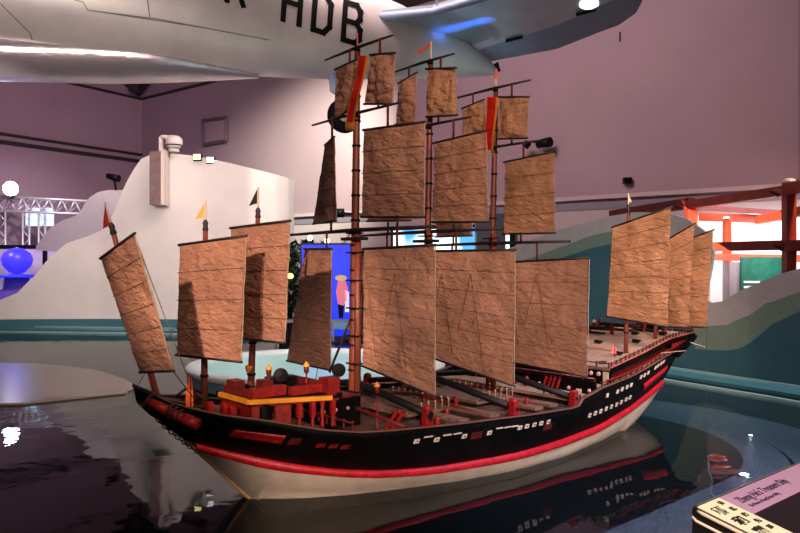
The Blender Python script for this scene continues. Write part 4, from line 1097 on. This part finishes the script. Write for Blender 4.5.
q = MB(); q.lathe(p-Vector((-.06,.2,.04)), [(.235,0),(.12,-.04),(0,-.05)], 14, axis=(-.3,1,.2)); q.build('lens', mat('stage_glow', (1,1,1), emit=(1,.97,1), estr=22), o)
q = MB(); a = P(27,208,24.5); b = P(54,226,24.5); q.box((a.x,24.4,b.z),(b.x,24.5,a.z)); q.build('stage_monitor', mat('monitor_glow', (.5,.7,.8), emit=(.55,.85,1), estr=1.1), label='pale blue lit monitor hung under the truss', category='screen')
# stage back with black header and blue-lit globe on stand
q = MB(); a = P(-30,245,21); b = P(56,249,21); q.box((a.x,20.9,b.z),(b.x,21.1,a.z)); q.bar(P(45,249,21), Vector((P(45,0,21).x,21,.03)), .1); q.bar(P(-28,249,21), Vector((P(-28,0,21).x,21,.03)), .1)
q.build('stage_header', M['black'], label='black header bar of the small stage under the truss', category='stage frame')
q = MB(); a = P(-30,249,22.5); b = P(70,300,22.5); q.box((a.x,22.5,.03),(b.x,22.7,a.z)); q.build('stage_backdrop', mat('mauve_backdrop', (.42,.36,.5), .7, var=.3, vscale=2), label='mauve backdrop panel of the stage at the left edge', category='backdrop')
gl = empty('globe_exhibit', (P(17,0,19.7).x, 19.7, .03), label='blue-lit round globe on a tiered stand on the stage at the left', category='exhibit')
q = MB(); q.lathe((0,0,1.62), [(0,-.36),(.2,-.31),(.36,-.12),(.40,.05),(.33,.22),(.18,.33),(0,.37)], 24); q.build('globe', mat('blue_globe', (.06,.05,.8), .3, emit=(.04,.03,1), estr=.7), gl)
q = MB(); q.lathe((0,0,0), [(.6,0),(.6,.8),(.35,.85),(.3,1.2),(.12,1.28)], 24); q.build('stand', mat('blue_stand', (.12,.08,.35), .4), gl)
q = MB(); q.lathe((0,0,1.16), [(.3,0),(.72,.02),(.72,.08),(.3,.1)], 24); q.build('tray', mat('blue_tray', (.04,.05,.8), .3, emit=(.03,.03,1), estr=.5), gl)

# ------------------------------------------------------------------ aircraft
ac = empty('aircraft', (-1.17, 12.0, 5.4), label='silver propeller airliner hanging overhead, rear fuselage with tailplane and tail wheel', category='aircraft')
bpy.context.view_layer.update(); inv_ac = ac.matrix_world.inverted()
def ap(o, p=None): o.parent = p or ac; o.matrix_parent_inverse = inv_ac; return o
skin = mat('aircraft_skin', (.50,.44,.42), .42, metal=.3, var=.12, vscale=1.3, bump=.06, bscale=5)
skin2 = mat('blue_grey_skin', (.30,.37,.42), .28, metal=.5, var=.12, vscale=2, bump=.10, bscale=6)
skin3 = mat('elevator_fabric', (.16,.21,.30), .55, var=.1)
T = Vector((1.74, 13.0)); ad = Vector((-.924,-.382))
FB = [(0,4.97,.05),(.15,4.93,.13),(.6,4.87,.29),(1.2,4.79,.45),(2,4.70,.62),(3.1,4.59,.80),(4.2,4.53,.95),(5.2,4.52,1.05),(6.5,4.55,1.10),(8,4.56,1.14),(9.5,4.52,1.15),(12,4.50,1.15)]
def fus(a):
    zb = lerp_tab([(x,z) for x,z,r in FB], a); r = lerp_tab([(x,r) for x,z,r in FB], a); return zb, r
mb = MB(); rows = []
for k in range(73):
    a = 12*(k/72)**1.2
    zb, r = fus(a); c = T+ad*a; sd = Vector((-ad.y, ad.x))
    rows.append([Vector((c.x+sd.x*r*math.cos(th)*.98, c.y+sd.y*r*math.cos(th)*.98, zb+r+r*1.0*math.sin(th))) for th in [2*math.pi*j/48 for j in range(48)]])
mb.grid(rows, closed=True); fus_o = ap(mb.build('fuselage', skin)); fus_mesh_v = [tuple(v) for v in mb.v]; fus_f = [tuple(f) for f in mb.f]
bvh = BVHTree.FromPolygons(fus_mesh_v, fus_f); cam0 = Vector((0,0,H))
# panel seams and letters laid on the skin
def drape(poly, m, name, lift=.012, sub=6):
    q = MB(); 
    for quad in poly:
        rws = []
        for i in range(sub+1):
            rw = []
            for j in range(sub+1):
                u, v = i/sub, j/sub
                x = (quad[0][0]*(1-u)+quad[1][0]*u)*(1-v)+(quad[3][0]*(1-u)+quad[2][0]*u)*v
                y = (quad[0][1]*(1-u)+quad[1][1]*u)*(1-v)+(quad[3][1]*(1-u)+quad[2][1]*u)*v
                d = Vector(((x-400)/F, 1, -(y-CY)/F)).normalized(); h = bvh.ray_cast(cam0, d)
                if h[0] is None: return None
                nn = h[1] if h[1].dot(d) < 0 else -h[1]
                rw.append(h[0]+nn*lift)
            rws.append(rw)
        q.grid(rws)
        q.grid([[p+Vector((0,.01,0)) for p in r] for r in rws])
    return ap(q.build(name, m, fix=False), None)
def glyph(ch, x0, y0, w=22, h=42, sw=5.4):
    # unit frame: origin at the foot of the letter, axes follow the fuselage
    ex = Vector((.955,.30)); ey = Vector((.075,-1.0))
    f = lambda u, v: (x0+ex.x*u*w+ey.x*v*h, y0+ex.y*u*w+ey.y*v*h)
    def st_(a, b):
        A = Vector(a); Bv = Vector(b); d = Vector(((Bv.x-A.x)*w, (Bv.y-A.y)*h)).normalized(); n2 = Vector((-d.y*sw/2/w, d.x*sw/2/h)); e2 = Vector((d.x*sw*.45/w, d.y*sw*.45/h))
        return [f(*(A-n2-e2)), f(*(Bv-n2+e2)), f(*(Bv+n2+e2)), f(*(A+n2-e2))]
    S = {'H': [((.12,.06),(.12,.94)),((.88,.06),(.88,.94)),((.12,.5),(.88,.5))],
         'D': [((.12,.06),(.12,.94)),((.12,.06),(.62,.06)),((.12,.94),(.62,.94)),((.62,.06),(.88,.24)),((.88,.24),(.88,.76)),((.88,.76),(.62,.94))],
         'B': [((.12,.06),(.12,.94)),((.12,.06),(.68,.06)),((.12,.94),(.66,.94)),((.12,.52),(.68,.52)),((.68,.06),(.88,.18)),((.88,.18),(.88,.40)),((.88,.40),(.68,.52)),((.68,.52),(.84,.64)),((.84,.64),(.84,.82)),((.84,.82),(.66,.94))],
         'R': [((.12,.06),(.12,.94)),((.12,.94),(.66,.94)),((.12,.5),(.66,.5)),((.66,.5),(.85,.62)),((.85,.62),(.85,.82)),((.85,.82),(.66,.94)),((.5,.5),(.88,.06))],
         'V': [((.5,.06),(.1,.94)),((.5,.06),(.9,.94))], '-': [((.2,.5),(.8,.5))]}[ch]
    return [st_(a, b) for a, b in S]
ink = mat('black_letter_paint', (.004,.004,.004), .7, spec=.1)
for ch, x0, y0 in (('V',193,-8),('R',224,2),('-',252,9),('H',280,21),('D',310,31),('B',340,41)):
    if ch in 'V-': continue
    drape(glyph(ch, x0, y0), ink, 'registration_letter')
seam = mat('panel_seam', (.13,.11,.11), .6)
for pts in ([(0,3),(30,33)], [(60,-4),(83,2),(88,10),(158,19)], [(88,10),(200,27)], [(158,19),(270,40)], [(147,-2),(150,18)], [(30,33),(32,40)]):
    qs = []
    for (xa,ya),(xb,yb) in zip(pts, pts[1:]):
        d = Vector((xb-xa, yb-ya)).normalized(); w = Vector((-d.y, d.x))*.45
        qs.append([(xa-w.x,ya-w.y),(xb-w.x,yb-w.y),(xb+w.x,yb+w.y),(xa+w.x,ya+w.y)])
    drape(qs, seam, 'panel_seam', lift=.006)
# polished wing-root belly
mb = MB(); rows = []
chrome = mat('polished_aluminium', (.62,.54,.57), .30, metal=.75, bump=.5, bscale=5, stretch=(1,1,3))
for k in range(41):
    a = 4.3+7.7*k/40; c = T+ad*a
    zb = lerp_tab([(3.6,4.53),(4.4,4.46),(5.0,4.41),(6.3,4.31),(8,4.19),(12,3.98)], a); f = min(1, (a-4.3)/2.2); r = .06+.62*math.sin(f*math.pi/2); hz = .04+.30*f
    rows.append([Vector((c.x+sd.x*(r*math.cos(th)-.42*f), c.y+sd.y*(r*math.cos(th)-.42*f), zb+hz+hz*math.sin(th))) for th in [2*math.pi*j/28 for j in range(28)]])
mb.grid(rows, closed=True); ap(mb.build('wing_fairing', chrome, label='polished metal fairing under the fuselage'))
# tailplane, elevator, fairing
def slab(top4, th, m, name, up=.02):
    q = MB(); q.prism(top4, (0,0,th)); return ap(q.build(name, m))
TPZ = [P(382,26,12.0), P(392,46,12.5), P(462,57,13.1), P(611,0,10.9), P(650,-18,10.6), P(560,-10,10.6), P(470,4,11.2), P(433,16,11.5)]
def planez(px, py, z): D = (z-H)*F/(CY-py); return Vector(((px-400)/F*D, D, z))
z5 = 5.42
LE = [(375,21),(433,15),(480,2),(560,-22)]
hinge = [(452,58),(500,43),(560,24),(606,3),(640,-12)]
TE = [(466,66),(495,60.5),(557,49),(600,32),(619,25),(636,13),(642,2),(640,-12)]
q = MB(); top = [planez(x, y, z5) for x, y in LE]; hg = [planez(x, y, z5) for x, y in hinge]
q.prism(top+list(reversed(hg)), (0,0,.16)); tpo = ap(q.build('tailplane', skin2))
q = MB(); q.prism(hg[:]+[planez(x, y, z5) for x, y in reversed(TE)], (0,0,.08)); ap(q.build('elevator', skin3))
q = MB(); q.tube([p+Vector((0,0,.05)) for p in top], [.07,.06,.06,.05], 12); ap(q.build('leading_edge', skin3))
for x, y in ((514,38),(586,11)):
    p = planez(x, y, z5); q = MB(); q.bar(p+Vector((-.12,.1,-.02)), p+Vector((.12,-.12,-.02)), .03, .05); ap(q.build('elevator_hinge', M['black']))
p = planez(620,32,z5); q = MB(); q.tube([p, p-Vector((0,0,.16))], .015, 6); ap(q.build('static_wick', M['black']))
q = MB(); q.tube([Vector((T.x+.06, T.y, 5.02)), Vector((T.x-.02,T.y,5.16))], [.02,.06], 8); ap(q.build('tail_light', M['iron']))
# tail wheel
wc = P(344,116,11.6); ax = Vector((.35,-.93,0)); q = MB()
q.lathe(wc, [(.10,-.05),(.20,-.075),(.265,-.05),(.28,0),(.265,.05),(.20,.075),(.10,.05)], 28, axis=ax); q.lathe(wc, [(0,-.045),(.12,-.045),(.12,.045),(0,.045)], 20, axis=ax)
tw = ap(q.build('tail_wheel', mat('tyre_rubber', (.004,.004,.005), .8, spec=.1)))
q = MB(); q.lathe(wc, [(0,.06),(.05,.06),(.11,.048),(.11,.03)], 16, axis=ax); q.lathe(wc, [(0,-.06),(.05,-.06),(.11,-.048),(.11,-.03)], 16, axis=ax); h = q.build('wheel_hub', skin); ap(h)
q = MB(); q.tube([wc+Vector((0,0,.28)), wc+Vector((-.16,-.0,.42)), wc+Vector((-.18,.1,.75))], [.04,.07,.09], 12); q.tube([wc+ax*.10, wc+ax*.10+Vector((-.03,0,.3)), wc+Vector((-.1,0,.4))], .03, 8); ap(q.build('wheel_strut', mat('strut_paint', (.35,.42,.6), .4)))
# suspension cable
q = MB(); a = planez(437,14,z5); q.tube([a, Vector((a.x-.05, a.y, CEIL-.06))], .02, 6); ap(q.build('suspension_cable', steel))
p = planez(589,4,z5-.01); q = MB(); q.lathe(p, [(.14,.02),(.14,-.02),(.09,-.05),(0,-.06)], 18, axis=(0,0,1)); ap(q.build('tailplane_glint', mat('pale_green_glow', (.8,1,.85), emit=(.8,1,.85), estr=4)))  # added glowing disc standing in for a lamp's reflection on the tailplane

# ------------------------------------------------------------------ sign stand
C0 = P(693,507,2.2); e1 = Vector((.769,.640,0)); e2 = Vector((.64,-.769,-.22)); e2n = e2.normalized(); up3 = e1.cross(e2n); up3 = up3 if up3.z > 0 else -up3
def Q(u, v, w=0): return C0+e1*u+e2n*v+up3*w
stand = empty('sign_stand', (C0.x+.9*.769+.3*.64, C0.y+.9*.64-.3*.769, .04), label='black reading lectern with cream and pink label panel at the pool edge', category='sign'); bpy.context.view_layer.update(); inv_s = stand.matrix_world.inverted()
def spn(o): o.parent = stand; o.matrix_parent_inverse = inv_s; return o
Wd, Hd = 1.9, .62
q = MB()
cs = [Q(0,0,-.012), Q(Wd,0,-.012), Q(Wd,Hd,-.012), Q(0,Hd,-.012)]
q.hexa([Vector((c.x+.0, c.y, .04)) for c in cs]+cs); spn(q.build('cabinet', mat('black_laminate', (.008,.008,.009), .4)))
q = MB(); q.hexa([Q(0,0,-.02), Q(Wd,0,-.02), Q(Wd,Hd,-.02), Q(0,Hd,-.02), Q(0,0,0), Q(Wd,0,0), Q(Wd,Hd,0), Q(0,Hd,0)]); board = spn(q.build('reading_board', mat('board_black', (.01,.01,.012), .35)))
cream = mat('cream_panel', (.86,.86,.62), .5); pinkp = mat('pink_panel', (.46,.29,.46), .5)
def face(u0, v0, u1, v1, w, m, name, cut=0):
    q = MB()
    if cut: pts = [Q(u0+cut,v0,w), Q(u1,v0,w), Q(u1,v1,w), Q(u0,v1,w), Q(u0,v0+cut,w)]
    else: pts = [Q(u0,v0,w), Q(u1,v0,w), Q(u1,v1,w), Q(u0,v1,w)]
    q.prism(pts, -up3*.003); return spn(q.build(name, m))
q = MB()
fp = [Q(.02,0,-.004), Q(Wd,0,-.004)]; q.tube([Q(0,Hd,-.006), Q(0,.03,-.006), Q(.006,.01,-.006), Q(.03,0,-.006), Q(Wd,0,-.006)], .0055, 8); q.tube([Q(-.002,Hd,-.036), Q(-.002,.02,-.036), Q(.0,.004,-.030)], .0045, 8)
spn(q.build('board_edging', mat('pale_edging', (.75,.62,.48), .4)))
cw = .145
face(.012,.008,cw,Hd-.03,.003, cream, 'cream_strip'); face(cw,.008,Wd-.02,.118,.003, pinkp, 'title_panel'); face(cw,.118,Wd-.02,Hd-.03,.002, mat('photo_black', (.012,.011,.014), .3), 'picture_panel')
blk = mat('ink_black', (.006,.006,.008), .6); pur = mat('ink_purple', (.035,.012,.05), .6)
def text(body, size, u, v, mt, name, sx=1., bold=0., track=1., rot=0):
    cu = bpy.data.curves.new(name, 'FONT'); cu.body = body; cu.size = 1.0; cu.offset = bold; cu.extrude = .0; cu.space_character = track
    ob = bpy.data.objects.new(name, cu); C.objects.link(ob); bpy.context.view_layer.update()
    me = bpy.data.meshes.new_from_object(ob.evaluated_get(bpy.context.evaluated_depsgraph_get())); bpy.data.objects.remove(ob)
    for vtx in me.vertices:
        x, y = vtx.co.x*size*sx, vtx.co.y*size
        if rot: x, y = x*math.cos(rot)-y*math.sin(rot), x*math.sin(rot)+y*math.cos(rot)
        vtx.co = Q(u+x, v-y, .0045)
    me.materials.clear(); me.materials.append(mt)
    bm = bmesh.new(); bm.from_mesh(me); r = bmesh.ops.extrude_face_region(bm, geom=bm.faces[:]); 
    for g in r['geom']:
        if isinstance(g, bmesh.types.BMVert): g.co -= up3*.002
    bmesh.ops.recalc_face_normals(bm, faces=bm.faces); bm.to_mesh(me); bm.free()
    ob = bpy.data.objects.new(name, me); C.objects.link(ob); return spn(ob)
text("Zheng He's Treasure Ship", .044, .185, .066, pur, 'title_text', sx=.76, bold=.006)
text("The Pioneer of Long-Distance Sailing", .019, .19, .094, pur, 'subtitle_text', sx=.72, bold=.003)
for k, ch in enumerate('鄭和寶船'): text(ch, .046, .032, .075+.062*k, blk, 'title_character', sx=1.15, bold=.035)
for k, ch in enumerate('遠航的先驅'): text(ch, .022, .100, .040+.038*k, blk, 'subtitle_character', sx=1.15, bold=.03)

# ------------------------------------------------------------------ light
def area(name, loc, tgt, size, power, c, sy=None):
    l = bpy.data.lights.new(name, 'AREA'); l.energy = power; l.color = c; l.size = size
    if sy: l.shape = 'RECTANGLE'; l.size_y = sy
    o = bpy.data.objects.new(name, l); C.objects.link(o); o.location = loc
    o.rotation_euler = (Vector(tgt)-Vector(loc)).to_track_quat('-Z','Y').to_euler(); return o
def spot(name, loc, tgt, power, c, ang=40, blend=.6, r=.15):
    l = bpy.data.lights.new(name, 'SPOT'); l.energy = power; l.color = c; l.spot_size = math.radians(ang); l.spot_blend = blend; l.shadow_soft_size = r
    o = bpy.data.objects.new(name, l); C.objects.link(o); o.location = loc
    o.rotation_euler = (Vector(tgt)-Vector(loc)).to_track_quat('-Z','Y').to_euler(); return o
w = bpy.data.worlds.new('hall_air'); bpy.context.scene.world = w; w.use_nodes = True
w.node_tree.nodes['Background'].inputs[0].default_value = (.55,.45,.6,1); w.node_tree.nodes['Background'].inputs[1].default_value = .12
spot('spot_ship_main', (2.2,-2.5,5.6), (1.2,6.0,1.0), 1300, (1,.70,.52), 60, .8, .12)
spot('spot_ship_low', (.5,-3.0,2.4), (.6,5.2,.15), 1600, (1,.74,.60), 26, .6, .12)
spot('spot_stern', (1.6,-2.0,5.0), (2.75,7.4,1.3), 3200, (1,.68,.47), 17, .7, .1)
spot('spot_stern_side', (7.0,1.5,5.2), (2.4,7.2,.8), 1300, (1,.66,.5), 30, .7, .1)
spot('spot_upper_sails', (1.0,-2.0,4.4), (.75,5.8,2.45), 1050, (1,.70,.50), 22, .8, .1)
spot('spot_bow', (-2.0,-2.0,3.8), (-.92,4.6,1.3), 2500, (1,.68,.50), 13.5, .6, .08)
spot('spot_back_rim', (-3.5,13.5,7.5), (.3,6,.8), 900, (.95,.6,.55), 40, .8, .15)
spot('spot_white_wall', (1.8,14.0,7.2), (-4.2,17,2.5), 2000, (1,.90,.80), 62, .9, .25)
spot('spot_white_wall_low', (-5.5,8.8,3.9), (-6.3,17,1.6), 1550, (1,.86,.80), 64, .9, .25)
spot('spot_back_wall', (-1.0,16.5,8.6), wall_at(312,175), 13500, (.93,1,.76), 50, 1., .3)
area('wall_wash', (-1.0,11.0,8.9), wall_at(520,140), 4., 1350, (1,.76,.76))
spot('spot_left_wall', (-6,12,8.8), (-13.5,26,3.5), 3400, (.9,.62,.8), 80, 1., .5)
spot('spot_partition', (2.0,4.0,7.0), (1.9,11.4,2.0), 1500, (.75,1,1), 42, .9, .3)
spot('spot_plane', (-3.5,5,1.0), (-3.5,11,5.3), 1250, (1,.84,.78), 95, 1., .5)
spot('spot_plane_tail', (1.4,8.8,2.3), (1.2,12.8,4.95), 300, (.50,.95,1), 36, 1., .4)
for k in range(5): spot('spot_tail_blue', (2.0,10.2,3.4), (.74+.15*k,11.94-.115*k,5.42), 1100, (.05,.2,1), 9, 1., .02)
spot('spot_steel', (8.0,9.5,5.5), (7.3,13,2.0), 900, (1,.7,.5), 70, .9, .2)
spot('spot_basin', (-1.0,8.2,6.5), (-1.1,9.4,.2), 1250, (.85,1,1), 34, .7, .2)
spot('spot_terrace', (4.5,2.6,5.5), (2.2,5.2,-.1), 1900, (.70,.76,1), 42, .8, .2)
spot('spot_sign', (.6,1.2,4.2), (1.25,1.95,.7), 150, (1,.94,.95), 34, .6, .1)
spot('spot_rear_partition', (-5.2,16.2,6.0), (-7.4,18.6,2.9), 500, (1,.95,.6), 30, .8, .1)
spot('spot_step', (-3.0,7.5,5.5), (-3.8,9.2,0), 400, (1,.75,.55), 26, .9, .2)
spot('spot_rim', (6.0,5.0,6.0), (4.2,8.6,.1), 1600, (.7,.95,1), 40, .9, .2)
area('blue_stage', (-11.0,18.6,2.9), (-10.7,20.5,1.2), .5, 60, (.35,.25,1))
spot('spot_truss', (-9.0,19.0,6.5), (-12.5,23.9,2.6), 1500, (.95,.85,1), 60, .9, .2)
bl = area('booth_lights', (6.6,14.2,2.5), (7.5,15.5,.9), 2.2, 85, (1,.97,.98)); bl.data.spread = math.radians(95)

# ------------------------------------------------------------------ camera
cam = bpy.data.cameras.new('camera'); cam.sensor_width = 36; cam.lens = F/800*36; cam.clip_end = 200
co = bpy.data.objects.new('camera', cam); C.objects.link(co); co.location = (0,0,H); co.rotation_euler = (math.pi/2,0,0)
sc = bpy.context.scene; sc.camera = co
sc.view_settings.view_transform = 'Standard'; sc.view_settings.look = 'None'; sc.view_settings.gamma = 1; sc.view_settings.use_curve_mapping = False
sc.view_settings.exposure = 0
